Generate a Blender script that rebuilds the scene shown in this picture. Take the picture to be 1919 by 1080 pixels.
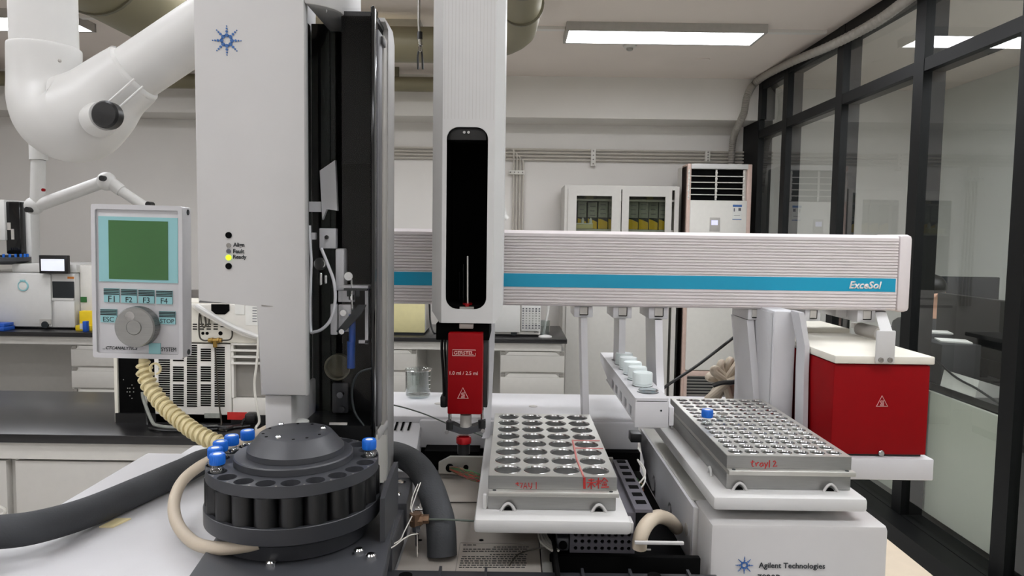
import bpy, bmesh, math, random
from mathutils import Vector, Matrix

for _o in list(bpy.data.objects):
    bpy.data.objects.remove(_o)
sc = bpy.context.scene
COL = sc.collection
R = math.radians
random.seed(7)

# ------------------------------------------------------------------ camera
H = 1.42                      # camera height; "drop" below means metres under it
FPX = 1350.0                  # focal length in pixels of the 1919 px wide frame
PITCH = math.atan(94 / FPX)
ROLL = R(0.8)
cam_d = bpy.data.cameras.new('camera')
cam = bpy.data.objects.new('camera', cam_d)
COL.objects.link(cam)
cam_d.sensor_fit = 'HORIZONTAL'
cam_d.sensor_width = 36.0
cam_d.lens = 36.0 * FPX / 1919.0
cam_d.clip_start = 0.02
cam_d.clip_end = 60
ROT = Matrix.Rotation(R(90) - PITCH, 3, 'X') @ Matrix.Rotation(ROLL, 3, 'Z')
cam.matrix_world = Matrix.Translation((0, 0, H)) @ ROT.to_4x4()
sc.camera = cam

# ------------------------------------------------------------------ world, exposure
world = bpy.data.worlds.new('world')
sc.world = world
world.use_nodes = True
_bg = world.node_tree.nodes['Background']
_bg.inputs[0].default_value = (1.0, 0.97, 0.93, 1)
_bg.inputs[1].default_value = 0.25
PANEL_POWER = 15.0             # emission of the ceiling panels
sc.view_settings.view_transform = 'Standard'
sc.view_settings.look = 'None'
sc.view_settings.exposure = 0.15
sc.view_settings.gamma = 1.0
sc.view_settings.use_curve_mapping = False
try:
    sc.cycles.use_denoising = True
    sc.cycles.max_bounces = 10
    sc.cycles.transparent_max_bounces = 16
    sc.cycles.sample_clamp_indirect = 4.0
except Exception:
    pass

# ------------------------------------------------------------------ photo -> place
def at(px, py, Y):
    d = ROT @ Vector(((px - 959.5) / FPX, -(py - 540.0) / FPX, -1.0))
    t = Y / d.y
    return Vector((d.x * t, Y, H + d.z * t))

def onz(px, py, drop):
    d = ROT @ Vector(((px - 959.5) / FPX, -(py - 540.0) / FPX, -1.0))
    t = -drop / d.z
    return Vector((d.x * t, d.y * t, H - drop))

def onx(px, py, X):
    d = ROT @ Vector(((px - 959.5) / FPX, -(py - 540.0) / FPX, -1.0))
    t = X / d.x
    return Vector((X, d.y * t, H + d.z * t))

def rect(px0, py0, px1, py1, Y):
    mx, my = (px0 + px1) / 2, (py0 + py1) / 2
    return at(px0, my, Y).x, at(px1, my, Y).x, at(mx, py1, Y).z, at(mx, py0, Y).z

def spline(pts, k=6, closed=False):
    P = [Vector(p) for p in pts]
    out = []
    n = len(P)
    segs = n if closed else n - 1
    for i in range(segs):
        if closed:
            p0, p1, p2, p3 = P[(i - 1) % n], P[i], P[(i + 1) % n], P[(i + 2) % n]
        else:
            p0, p1, p2, p3 = P[max(i - 1, 0)], P[i], P[i + 1], P[min(i + 2, n - 1)]
        for j in range(k):
            t = j / k
            out.append(0.5 * ((2 * p1) + (p2 - p0) * t + (2 * p0 - 5 * p1 + 4 * p2 - p3) * t * t
                              + (3 * p1 - p0 - 3 * p2 + p3) * t ** 3))
    if not closed:
        out.append(P[-1])
    return out

def circle(cx, cy, r, n, a0=0.0):
    return [(cx + r * math.cos(a0 + 2 * math.pi * i / n), cy + r * math.sin(a0 + 2 * math.pi * i / n)) for i in range(n)]

def rrect(x0, x1, y0, y1, r, k=5):
    o = []
    for cx, cy, a in ((x1 - r, y1 - r, 0), (x0 + r, y1 - r, 90), (x0 + r, y0 + r, 180), (x1 - r, y0 + r, 270)):
        for i in range(k + 1):
            b = R(a + 90 * i / k)
            o.append((cx + r * math.cos(b), cy + r * math.sin(b)))
    return o

# ------------------------------------------------------------------ mesh builder
def _ax(axis, u, v, a):
    return (a, u, v) if axis == 'x' else (u, a, v) if axis == 'y' else (u, v, a)

class MB:
    def __init__(self):
        self.bm = bmesh.new()

    def box(self, x0, x1, y0, y1, z0, z1, bev=0.0, seg=2):
        x0, x1 = min(x0, x1), max(x0, x1)
        y0, y1 = min(y0, y1), max(y0, y1)
        z0, z1 = min(z0, z1), max(z0, z1)
        m = Matrix.Translation(((x0 + x1) / 2, (y0 + y1) / 2, (z0 + z1) / 2)) @ Matrix.Diagonal((x1 - x0, y1 - y0, z1 - z0, 1))
        g = bmesh.ops.create_cube(self.bm, size=1.0, matrix=m)
        if bev > 0:
            bev = min(bev, 0.45 * min(x1 - x0, y1 - y0, z1 - z0))
            es = list({e for v in g['verts'] for e in v.link_edges})
            bmesh.ops.bevel(self.bm, geom=es, offset=bev, segments=seg, profile=0.5, affect='EDGES')
        return self

    def pbox(self, px0, py0, px1, py1, Y0, Y1, bev=0.0):
        x0, x1, z0, z1 = rect(px0, py0, px1, py1, Y0)
        return self.box(x0, x1, Y0, Y1, z0, z1, bev)

    def prism(self, pts, axis, a0, a1, bev=0.0):
        bm = self.bm
        A = [bm.verts.new(_ax(axis, u, v, a0)) for u, v in pts]
        B = [bm.verts.new(_ax(axis, u, v, a1)) for u, v in pts]
        n = len(pts)
        f = [bm.faces.new(A), bm.faces.new(B[::-1])]
        for i in range(n):
            j = (i + 1) % n
            f.append(bm.faces.new((A[j], A[i], B[i], B[j])))
        if bev > 0:
            bmesh.ops.bevel(bm, geom=list(f[0].edges) + list(f[1].edges), offset=bev, segments=2, profile=0.5, affect='EDGES')
        return self

    def poly(self, pts):
        self.bm.faces.new([self.bm.verts.new(p) for p in pts])
        return self

    def loft(self, loops, caps=True, closed=False):
        bm = self.bm
        L = [[bm.verts.new(p) for p in lp] for lp in loops]
        n = len(L[0])
        m = len(L)
        for i in range(m if closed else m - 1):
            a, b = L[i], L[(i + 1) % m]
            for j in range(n):
                k = (j + 1) % n
                bm.faces.new((a[j], a[k], b[k], b[j]))
        if caps and not closed:
            bm.faces.new(L[0][::-1])
            bm.faces.new(L[-1])
        return self

    def tube(self, pts, r, n=10, closed=False, caps=True, flat=None):
        P = [Vector(p) for p in pts]
        m = len(P)
        rs = r if isinstance(r, (list, tuple)) else [r] * m
        T = []
        for i in range(m):
            a = P[(i - 1) % m] if closed else P[max(i - 1, 0)]
            b = P[(i + 1) % m] if closed else P[min(i + 1, m - 1)]
            t = (b - a)
            T.append(t.normalized() if t.length > 1e-9 else Vector((0, 0, 1)))
        up = Vector((0, 0, 1)) if abs(T[0].z) < 0.9 else Vector((1, 0, 0))
        u = T[0].cross(up).normalized()
        loops = []
        for i in range(m):
            u = (u - T[i] * u.dot(T[i])).normalized()
            v = T[i].cross(u)
            loops.append([P[i] + (u * math.cos(2 * math.pi * j / n) + v * math.sin(2 * math.pi * j / n)) * rs[i] for j in range(n)])
        return self.loft(loops, caps, closed)

    def cyl(self, p0, p1, r0, r1=None, n=20):
        p0, p1 = Vector(p0), Vector(p1)
        return self.tube([p0, p1], [r0, r0 if r1 is None else r1], n)

    def ycyl(self, px, py, Y0, Y1, rpx, n=20, r1=None):
        c = at(px, py, Y0)
        r = rpx * Y0 / FPX
        return self.cyl((c.x, Y0, c.z), (c.x, Y1, c.z), r, r if r1 is None else r1 * Y0 / FPX, n)

    def lathe(self, prof, c, n=32, axis='z', close=True):
        bm = self.bm
        rings = []
        for r, z in prof:
            ring = []
            for i in range(n):
                a = 2 * math.pi * i / n
                u, v = r * math.cos(a), r * math.sin(a)
                if axis == 'z':
                    p = (c[0] + u, c[1] + v, c[2] + z)
                elif axis == 'y':
                    p = (c[0] + u, c[1] + z, c[2] + v)
                else:
                    p = (c[0] + z, c[1] + u, c[2] + v)
                ring.append(p)
            rings.append(ring)
        return self.loft(rings, close)

    def sphere(self, c, r, n=14, s=(1, 1, 1)):
        m = Matrix.Translation(c) @ Matrix.Diagonal((r * s[0], r * s[1], r * s[2], 1))
        bmesh.ops.create_uvsphere(self.bm, u_segments=n, v_segments=max(6, n // 2 + 2), radius=1.0, matrix=m)
        return self

    def holed(self, outer, holes, axis, a, depth, hdepth=None, floor=True, rim=True):
        """plate with holes: face at a, body to a+depth, hole walls to a+hdepth"""
        bm = self.bm
        hdepth = depth if hdepth is None else hdepth
        edges = []
        loops = []
        for lp in [outer] + list(holes):
            vs = [bm.verts.new(_ax(axis, u, v, a)) for u, v in lp]
            loops.append(vs)
            for i in range(len(vs)):
                edges.append(bm.edges.new((vs[i], vs[(i + 1) % len(vs)])))
        bmesh.ops.triangle_fill(bm, use_beauty=True, use_dissolve=False, edges=edges)
        for k, lp in enumerate([outer] + list(holes)):
            d = depth if k == 0 else hdepth
            B = [bm.verts.new(_ax(axis, u, v, a + d)) for u, v in lp]
            A = loops[k]
            n = len(A)
            for i in range(n):
                j = (i + 1) % n
                bm.faces.new((A[j], A[i], B[i], B[j]))
            if k == 0 and floor:
                bm.faces.new(B)
            elif k > 0 and floor and hdepth != depth:
                bm.faces.new(B)
        return self

    def build(self, name, m, parent=None, smooth=True, ang=35):
        bm = self.bm
        bmesh.ops.recalc_face_normals(bm, faces=bm.faces[:])
        off = Vector((0, 0, 0))
        if parent is None:
            xs = [v.co for v in bm.verts]
            lo = Vector((min(v.x for v in xs), min(v.y for v in xs), min(v.z for v in xs)))
            hi = Vector((max(v.x for v in xs), max(v.y for v in xs), max(v.z for v in xs)))
            off = Vector(((lo.x + hi.x) / 2, (lo.y + hi.y) / 2, lo.z))
            bmesh.ops.translate(bm, vec=-off, verts=bm.verts[:])
        me = bpy.data.meshes.new(name)
        bm.to_mesh(me)
        bm.free()
        if smooth:
            me.shade_smooth()
            me.set_sharp_from_angle(angle=R(ang))
        me.materials.append(m)
        o = bpy.data.objects.new(name, me)
        COL.objects.link(o)
        o.location = off
        adopt(o, parent)
        return o

def adopt(o, parent):
    if parent is not None:
        o.parent = parent
        if parent.type == 'EMPTY':
            o.matrix_parent_inverse = Matrix.Translation(-parent.location)
        elif parent.parent is None:
            o.matrix_parent_inverse = Matrix.Translation(-parent.location)

def tag(o, label, cat, group=None, kind=None):
    o['label'] = label
    o['category'] = cat
    if group:
        o['group'] = group
    if kind:
        o['kind'] = kind
    return o

def thing(name, label, cat, loc, group=None):
    o = bpy.data.objects.new(name, None)
    o.empty_display_size = 0.05
    COL.objects.link(o)
    o.location = loc
    return tag(o, label, cat, group)

def struct(o, label=None):
    o['kind'] = 'structure'
    if label:
        o['label'] = label
    return o

def dup(root, loc, label=None):
    r = root.copy()
    COL.objects.link(r)
    r.location = loc
    if label:
        r['label'] = label
    for ch in list(root.children):
        c = ch.copy()
        COL.objects.link(c)
        c.parent = r
        c.matrix_parent_inverse = ch.matrix_parent_inverse.copy()
        for g in list(ch.children):
            d = g.copy()
            COL.objects.link(d)
            d.parent = c
            d.matrix_parent_inverse = g.matrix_parent_inverse.copy()
    return r

def text(s, width, loc, m, parent, name='lettering', bold=0.0, shear=0.0, depth=0.0003, rot=None, height=None, align='CENTER'):
    """flat raised lettering facing the camera side, fitted to a width in metres"""
    cu = bpy.data.curves.new(name, 'FONT')
    cu.body = s
    cu.align_x = align
    cu.align_y = 'CENTER'
    cu.size = 1.0
    cu.offset = bold
    cu.shear = shear
    cu.resolution_u = 3
    tmp = bpy.data.objects.new(name + '_tmp', cu)
    COL.objects.link(tmp)
    dg = bpy.context.evaluated_depsgraph_get()
    me = bpy.data.meshes.new_from_object(tmp.evaluated_get(dg))
    bpy.data.objects.remove(tmp)
    bpy.data.curves.remove(cu)
    xs = [v.co.x for v in me.vertices]
    ys = [v.co.y for v in me.vertices]
    k = width / (max(xs) - min(xs))
    ky = k if height is None else height / (max(ys) - min(ys))
    cx = (max(xs) + min(xs)) / 2
    cy = (max(ys) + min(ys)) / 2
    bm = bmesh.new()
    bm.from_mesh(me)
    for v in bm.verts:
        v.co = Vector(((v.co.x - cx) * k, (v.co.y - cy) * ky, 0))
    if depth:
        ex = bmesh.ops.extrude_face_region(bm, geom=bm.faces[:])
        bmesh.ops.translate(bm, vec=(0, 0, depth), verts=[e for e in ex['geom'] if isinstance(e, bmesh.types.BMVert)])
    M = Matrix.Translation(loc) @ (rot if rot is not None else Matrix.Rotation(R(90), 4, 'X'))
    bm.transform(M)
    bmesh.ops.recalc_face_normals(bm, faces=bm.faces[:])
    bm.to_mesh(me)
    bm.free()
    me.materials.clear()
    me.materials.append(m)
    o = bpy.data.objects.new(name, me)
    COL.objects.link(o)
    adopt(o, parent)
    return o

def stroke(b, lines, px0, py0, scale, Y, w):
    """pen strokes given in letter space, laid on the plane y = Y"""
    for ln in lines:
        b.tube([at(px0 + x * scale, py0 + y * scale, Y) for x, y in ln], w, 6)

# ------------------------------------------------------------------ materials
def lin(c):
    if isinstance(c, str):
        c = [int(c[i:i + 2], 16) / 255 for i in (0, 2, 4)]
    return tuple(((x / 12.92) if x <= 0.04045 else ((x + 0.055) / 1.055) ** 2.4) for x in c)

def mat(name, col, rough=0.5, metal=0.0, var=0.04, scale=30.0, bump=0.0, bscale=200.0, coat=0.0, emit=0.0, stretch=None, spec=0.5):
    m = bpy.data.materials.new(name)
    m.use_nodes = True
    nt = m.node_tree
    p = nt.nodes['Principled BSDF']
    c = lin(col)
    p.inputs['Roughness'].default_value = rough
    p.inputs['Metallic'].default_value = metal
    p.inputs['Coat Weight'].default_value = coat
    p.inputs['Specular IOR Level'].default_value = spec
    tc = nt.nodes.new('ShaderNodeTexCoord')
    mp = nt.nodes.new('ShaderNodeMapping')
    if stretch:
        mp.inputs['Scale'].default_value = stretch
    nt.links.new(tc.outputs['Object'], mp.inputs['Vector'])
    nz = nt.nodes.new('ShaderNodeTexNoise')
    nz.inputs['Scale'].default_value = scale
    nz.inputs['Detail'].default_value = 3.0
    nt.links.new(mp.outputs['Vector'], nz.inputs['Vector'])
    rp = nt.nodes.new('ShaderNodeValToRGB')
    rp.color_ramp.elements[0].position = 0.3
    rp.color_ramp.elements[1].position = 0.7
    rp.color_ramp.elements[0].color = tuple(x * (1 - var) for x in c) + (1,)
    rp.color_ramp.elements[1].color = tuple(min(1, x * (1 + var)) for x in c) + (1,)
    nt.links.new(nz.outputs['Fac'], rp.inputs['Fac'])
    nt.links.new(rp.outputs['Color'], p.inputs['Base Color'])
    if emit:
        p.inputs['Emission Strength'].default_value = emit
        nt.links.new(rp.outputs['Color'], p.inputs['Emission Color'])
    if bump:
        n2 = nt.nodes.new('ShaderNodeTexNoise')
        n2.inputs['Scale'].default_value = bscale
        nt.links.new(mp.outputs['Vector'], n2.inputs['Vector'])
        bp = nt.nodes.new('ShaderNodeBump')
        bp.inputs['Strength'].default_value = bump
        bp.inputs['Distance'].default_value = 0.001
        nt.links.new(n2.outputs['Fac'], bp.inputs['Height'])
        nt.links.new(bp.outputs['Normal'], p.inputs['Normal'])
    return m

def glass(name, tint=(0.9, 0.95, 0.93), ior=1.5, rough=0.0, boost=1.0):
    m = bpy.data.materials.new(name)
    m.use_nodes = True
    nt = m.node_tree
    nt.nodes.remove(nt.nodes['Principled BSDF'])
    out = nt.nodes['Material Output']
    tr = nt.nodes.new('ShaderNodeBsdfTransparent')
    tr.inputs[0].default_value = tuple(tint) + (1,)
    gl = nt.nodes.new('ShaderNodeBsdfGlossy')
    gl.inputs['Roughness'].default_value = rough
    fr = nt.nodes.new('ShaderNodeFresnel')
    fr.inputs['IOR'].default_value = ior
    mu = nt.nodes.new('ShaderNodeMath')
    mu.operation = 'MULTIPLY'
    mu.use_clamp = True
    mu.inputs[1].default_value = boost
    mx = nt.nodes.new('ShaderNodeMixShader')
    ge = nt.nodes.new('ShaderNodeNewGeometry')     # outer faces reflect, inner faces let the light out
    inv = nt.nodes.new('ShaderNodeMath')
    inv.operation = 'SUBTRACT'
    inv.inputs[0].default_value = 1.0
    m2 = nt.nodes.new('ShaderNodeMath')
    m2.operation = 'MULTIPLY'
    nt.links.new(ge.outputs['Backfacing'], inv.inputs[1])
    nt.links.new(fr.outputs[0], m2.inputs[0])
    nt.links.new(inv.outputs[0], m2.inputs[1])
    nt.links.new(m2.outputs[0], mu.inputs[0])
    nt.links.new(mu.outputs[0], mx.inputs[0])
    nt.links.new(tr.outputs[0], mx.inputs[1])
    nt.links.new(gl.outputs[0], mx.inputs[2])
    nt.links.new(mx.outputs[0], out.inputs['Surface'])
    return m

M = {}
M['white'] = mat('white_plastic', 'bab8b6', 0.42, var=0.015)
M['white_arm'] = mat('arm_white', 'c6c5c3', 0.42, var=0.015)
M['white_fume'] = mat('fume_arm_white', 'd0cfcc', 0.38, var=0.015)
M['rail_metal'] = mat('dull_rail_metal', '808084', 0.42, 0.7)
M['white_beam'] = mat('ribbed_beam_white', 'ddd6d6', 0.45, var=0.015)
M['bright'] = mat('bright_bracket', 'f4f2f4', 0.4, var=0.01)
M['white_metal'] = mat('white_powder_coat', 'c6c5c7', 0.4, var=0.02, bump=0.05, bscale=900)
M['warm_white'] = mat('warm_white_plastic', 'd9d6cf', 0.45, var=0.02)
M['cream'] = mat('cream_laminate', 'c6c3bd', 0.5, var=0.02)
M['cream_board'] = mat('cream_cover', 'dcd8cc', 0.55, var=0.03)
M['drawer'] = mat('drawer_laminate', 'bcb9b3', 0.5, var=0.02)
M['handle_grey'] = mat('recess_grey', '85817b', 0.5)
M['yellowed'] = mat('yellowed_plastic', 'd8cf9c', 0.5, var=0.03)
M['black'] = mat('black_plastic', '141415', 0.38, var=0.1)
M['black_gloss'] = mat('black_gloss', '0c0d0f', 0.12, var=0.1)
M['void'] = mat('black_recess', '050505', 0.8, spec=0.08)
M['dark'] = mat('dark_grey_plastic', '3a3b3f', 0.45, var=0.05, bump=0.06, bscale=1200)
M['dark2'] = mat('charcoal_plastic', '2b2c30', 0.4, var=0.06)
M['violet_grey'] = mat('violet_grey_sheet', '918d96', 0.5, 0.1)
M['violet_dark'] = mat('dark_violet_sheet', '5c5a61', 0.5, 0.1)
M['foam'] = mat('black_foam', '35373a', 0.75, var=0.08, bump=0.25, bscale=500)
M['tabletop'] = mat('black_epoxy_top', '1b1a1b', 0.28, var=0.12, scale=60)
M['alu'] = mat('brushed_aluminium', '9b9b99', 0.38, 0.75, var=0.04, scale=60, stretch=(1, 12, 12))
M['alu_top'] = mat('aluminium_top', 'c4c3bd', 0.42, 0.75, var=0.03, scale=40)  # paler aluminium copy; on the racks it paints light on upward faces
M['steel'] = mat('steel', 'b9b9b9', 0.22, 1.0)
M['chrome'] = mat('chrome', 'd8d8d8', 0.12, 1.0)
M['plate'] = mat('worn_sheet_metal', 'aaa39a', 0.5, 0.35, var=0.1, scale=18)
M['red'] = mat('red_paint', '86060d', 0.5, var=0.04, bump=0.05, bscale=900, spec=0.12)
M['red_dark'] = mat('red_anodised', 'a30f18', 0.25, 0.4)
M['red_ink'] = mat('red_marker', 'a5201f', 0.6, var=0.15, scale=200)
M['red_label'] = mat('red_label', 'c02a24', 0.5, var=0.12)
M['pink_ink'] = mat('faded_red_marker', 'b9706c', 0.6, var=0.15, scale=200)
M['teal'] = mat('teal_stripe', '0496ba', 0.45, var=0.02)
M['aqua'] = mat('aqua_print', '8fc0c4', 0.5, var=0.02)
M['lcd'] = mat('green_lcd', '3d6a3a', 0.35, var=0.06, scale=8)
M['green'] = mat('green_print', '2f6a34', 0.5)
M['ink'] = mat('dark_ink', '1d2326', 0.6)
M['grey_ink'] = mat('grey_ink', '5a5a60', 0.6)
M['white_ink'] = mat('white_ink', 'ece6e4', 0.5)
M['pink_line'] = mat('pale_print', 'dfb4ae', 0.5)
M['logo_blue'] = mat('blue_print', '2f5f9d', 0.5)
M['cap_blue'] = mat('blue_cap', '1766c8', 0.35, var=0.04)
M['blue'] = mat('blue_plastic', '1d53b0', 0.4)
M['yellow'] = mat('yellow_card', 'e3c41d', 0.5)
M['yellow2'] = mat('yellow_print', 'd6b21c', 0.5, var=0.08)
M['box_grey'] = mat('grey_carton', '8d8f88', 0.6, var=0.12, scale=60)
M['orange'] = mat('orange_print', 'd8893d', 0.5)
M['beige_hose'] = mat('beige_hose', 'b8ab98', 0.5, var=0.05)
M['cream_wrap'] = mat('cream_spiral_wrap', 'e0d2a4', 0.5, var=0.06)
M['brass'] = mat('brass', '9c7f45', 0.35, 0.9)
M['bronze'] = mat('old_bronze', '7d6450', 0.4, 0.8, var=0.15, scale=120)
M['wall'] = mat('painted_wall', 'e2ded9', 0.75, var=0.015, scale=3, bump=0.03, bscale=300)
M['ceiling'] = mat('painted_ceiling', 'e6dbd2', 0.85, var=0.02, scale=2)
M['beam'] = mat('painted_beam', 'e0dcd6', 0.8, var=0.015, scale=3)
M['floor'] = mat('grey_vinyl', 'c4c2be', 0.4, var=0.04, scale=6)
M['office_wall'] = mat('office_wall', 'e2e4e0', 0.8, var=0.02, scale=3)
M['frosted'] = mat('frosted_panel', 'b9bcb0', 0.5, var=0.03, scale=3)
M['duct'] = mat('olive_duct', '7a735b', 0.5, 0.1, var=0.04, scale=5)
M['duct_dark'] = mat('duct_band', '5f5a48', 0.5)
M['pipe'] = mat('metal_conduit', 'c4beb4', 0.45, 0.2)
M['frame'] = mat('black_aluminium', '0c0d0e', 0.5, var=0.1, spec=0.2)
M['corrugated'] = mat('grey_corrugated_hose', '9a958d', 0.6, var=0.08)
M['ac_pink'] = mat('rose_champagne_trim', 'cdb4a8', 0.4, 0.2)
M['bench_beige'] = mat('beige_benchtop', 'd8c8b2', 0.45, var=0.03)
M['skin'] = mat('skin', 'c79a80', 0.6, var=0.05)
M['hair'] = mat('black_hair', '171412', 0.5, var=0.2, scale=200)
M['cloth'] = mat('dark_cloth', '1f2124', 0.8, var=0.1)
M['paper'] = mat('paper', 'd9d9d4', 0.7)
M['lamp_frame'] = mat('lamp_frame', 'b0aca6', 0.5)
M['cup'] = mat('milky_lid', 'd6dfde', 0.35, var=0.02)
M['touch_screen'] = mat('lit_touch_screen', 'e6eaf2', 0.3, emit=0.35, var=0.05, scale=40)
M['led_green'] = mat('lit_green_led', 'b6e61e', 0.3, emit=1.4)
M['led_small'] = mat('lit_small_green_led', '2fd867', 0.3, emit=2.0)
M['ac_display'] = mat('lit_air_conditioner_display', 'cfd0ee', 0.3, emit=0.5)
M['pane'] = glass('window_glass', (0.93, 0.945, 0.93), 1.5, 0.0, 1.6)
M['clear'] = glass('clear_glass', (0.88, 0.91, 0.91), 1.5, 0.04, 4.0)
M['visor'] = glass('smoked_visor', (0.97, 0.975, 0.98), 1.5, 0.03, 0.6)
M['cab_glass'] = glass('cabinet_glass', (0.75, 0.77, 0.72), 1.45, 0.0)
M['grey_tube'] = mat('grey_tubing', '4c554d', 0.5)
M['wire_white'] = mat('white_wire', 'cfccc4', 0.5)
M['wire_dark'] = mat('dark_wire', '3a362e', 0.5)
M['wire_mix'] = mat('mixed_wire', '6f5a38', 0.5, var=0.4, scale=80)
M['lit_panel'] = mat('lit_panel', 'f8faff', 0.5, emit=PANEL_POWER, var=0.0)
# ================================================================== ROOM
Z0 = 0.0
ZC = H + 1.265                # ceiling
XW = 1.91                     # glass partition plane
YB, YF = 6.07, 5.73           # back wall, face of the beam under the ceiling
struct(MB().box(-6.0, 5.2, -3.0, 6.4, -0.05, 0.0).build('floor', M['floor']))
struct(MB().box(-6.0, 5.2, -3.0, 6.4, ZC, ZC + 0.06).build('ceiling', M['ceiling']))
struct(MB().box(-6.0, 5.2, YB, YB + 0.1, 0, ZC).build('wall_back', M['wall']))
struct(MB().box(-6.0, XW, YF, YB, H + 0.945, ZC).build('trim_1', M['beam']))
struct(MB().box(-6.06, -6.0, -3.0, 6.1, 0, ZC).build('wall_left', M['wall']))
struct(MB().box(-6.06, 5.2, -3.1, -3.0, 0, ZC).build('wall_front', M['wall']))
struct(MB().box(5.2, 5.26, -3.0, 6.1, 0, ZC).build('wall_right', M['office_wall']))
# office back partition seen dimly through the glass
struct(MB().box(3.55, 3.62, -3.0, YB, 0, ZC).build('wall_office', M['office_wall']))

# ---- glazed partition: black frame members, one mesh of structure, and each pane
rails = MB()
DP = 0.10
rail_top = onx(1405, 154, XW).z
rail_mid = (onx(1556, 192, XW).z + onx(1698, 140, XW).z) / 2
sill_z = 0.10
ymul = [5.16, 4.31, 3.47, 2.735, 1.95, 1.1, 0.2, -0.7]
w = 0.085
for y in ymul:
    rails.box(XW - 0.003, XW + DP + 0.003, y - w / 2, y + w / 2, 0.0, ZC - 0.001)
rails.box(XW - 0.004, XW + DP + 0.004, YF - 0.04, YB - 0.001, 0, H + 0.944)
rails.box(XW - 0.002, XW + DP + 0.002, YF - 0.08, YF - 0.001, H + 0.944, ZC - 0.001)
rails.box(XW, XW + DP, -1.0, YF - 0.002, ZC - 0.09, ZC - 0.0005)
rails.box(XW - 0.001, XW + DP + 0.001, -1.0, YB - 0.002, rail_mid - 0.03, rail_mid + 0.03)
rails.box(XW - 0.0015, XW + DP + 0.0015, -1.0, YB - 0.003, 0.0, sill_z)
struct(rails.build('trim_2', M['frame'], smooth=False))
struct(MB().box(1.80, XW - 0.006, -2.5, YB - 0.01, 0.0, 0.10).build('dark_floor_strip', M['frame'], smooth=False))  # low dark box on the floor along the partition
n = 0
edges = [YB] + ymul
for i in range(len(edges) - 1):
    y1, y0 = edges[i] - w / 2, edges[i + 1] + w / 2
    if i == 0:
        y1 = YF - 0.04
    for z0, z1 in ((sill_z, rail_mid - 0.03), (rail_mid + 0.03, ZC - 0.09)):
        n += 1
        struct(MB().box(XW + 0.018, XW + 0.026, y0 - 0.004, y1 + 0.004, z0 - 0.004, z1 + 0.004).build('window_%d' % n, M['pane'], smooth=False))
# frosted lower boards behind the glass, under the office desk
struct(MB().box(XW + 0.112, XW + 0.13, -1.0, 5.6, 0.12, 0.71).build('trim_3', M['frosted']))

# ---- ceiling lights
def ceiling_light(x0, y0, label):
    L, W, Hh = 1.15, 0.27, 0.05
    t = thing('ceiling_light', label, 'ceiling light', (x0 + L / 2, y0 + W / 2, ZC), 'ceiling light panels')
    f = MB()
    f.box(x0 - 0.012, x0 + L + 0.012, y0 - 0.012, y0 + 0.004, ZC - Hh, ZC)
    f.box(x0 - 0.012, x0 + L + 0.012, y0 + W - 0.004, y0 + W + 0.012, ZC - Hh, ZC)
    f.box(x0 - 0.012, x0 + 0.004, y0, y0 + W, ZC - Hh, ZC)
    f.box(x0 + L - 0.004, x0 + L + 0.012, y0, y0 + W, ZC - Hh, ZC)
    f.box(x0, x0 + L, y0, y0 + W, ZC - 0.012, ZC)
    f.build('frame', M['lamp_frame'], t)
    MB().box(x0 + 0.002, x0 + L - 0.002, y0 + 0.002, y0 + W - 0.002, ZC - Hh + 0.003, ZC - Hh + 0.010).build('diffuser', M['lit_panel'], t)
    return t
_l = {(0.31, 4.31): 'long lit ceiling light panel above the tall air conditioner',
      (-1.72, 4.31): 'lit ceiling light panel showing between white tower and syringe arm',
      (-3.72, 4.21): 'lit ceiling light panel behind the big white fume arm, at the far left'}
for (x, y), lb in _l.items():
    ceiling_light(x, y, lb)
for x in (-3.72, -1.72, 0.31):  # unseen rows added to even out the light in the lab
    for y in (3.22, 1.1, -0.1, -2.2):
        ceiling_light(x, y, 'added ceiling light panel overhead, unseen, for even fill light')
for y in (3.4, 2.85, 2.3, 0.9, -0.6):  # unseen panels added to brighten the office behind the glass
    ceiling_light(2.22, y, 'added ceiling light panel in the office behind the glass, unseen fill light')

# ---- ducts and pipes under the ceiling
zd, rd = H + 1.085, 0.098
t = thing('ventilation_duct', 'olive round ventilation duct bending at the ceiling beside the syringe arm', 'duct', (0.02, 4.0, zd))
pts = [(0.03, 0.6, zd + 0.02), (0.03, 2.0, zd + 0.01), (0.02, 3.6, zd)]
for k in range(1, 9):
    a = R(90 * k / 8)
    pts.append((0.02 - 0.45 * (1 - math.cos(a)), 3.72 + 0.45 * math.sin(a), zd))
pts.append((-1.2, 4.17, zd))
MB().tube(pts, rd, 28).build('duct_body', M['duct'], t)
for y in (3.05, 3.42):
    MB().cyl((0.025, y - 0.006, zd), (0.025, y + 0.006, zd), rd + 0.008, n=28).build('clamp_band', M['duct_dark'], t)
MB().cyl((0.135, 3.30, zd + 0.01), (0.135, 3.30, ZC), 0.004, n=8).cyl((0.12, 3.30, zd + 0.05), (0.16, 3.30, zd + 0.05), 0.008, n=8).build('hanger_rod', M['duct_dark'], t)
t = thing('ventilation_duct', 'wide olive ventilation duct at the ceiling above the white fume arm', 'duct', (-1.7, 3.0, H + 1.05))
zz = H + 1.055
MB().cyl((-1.72, 1.2, zz), (-1.62, 5.6, zz), 0.185, n=32).build('duct_body', M['duct'], t)
for y in (2.75, 2.95):
    MB().cyl((-1.72 + 0.1 * (y - 1.2) / 4.4, y - 0.008, zz), (-1.72 + 0.1 * (y - 1.2) / 4.4, y + 0.008, zz), 0.192, n=32).build('clamp_band', M['duct_dark'], t)
MB().box(-1.62, -1.60, 2.85, 2.87, H + 1.2, ZC).build('hanger_rod', M['duct_dark'], t)
y = 5.5
z = at(770, 158, y).z
t = thing('ceiling_pipe', 'olive horizontal pipe running under the ceiling along the beam', 'pipe', (-2.0, y, z))
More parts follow.
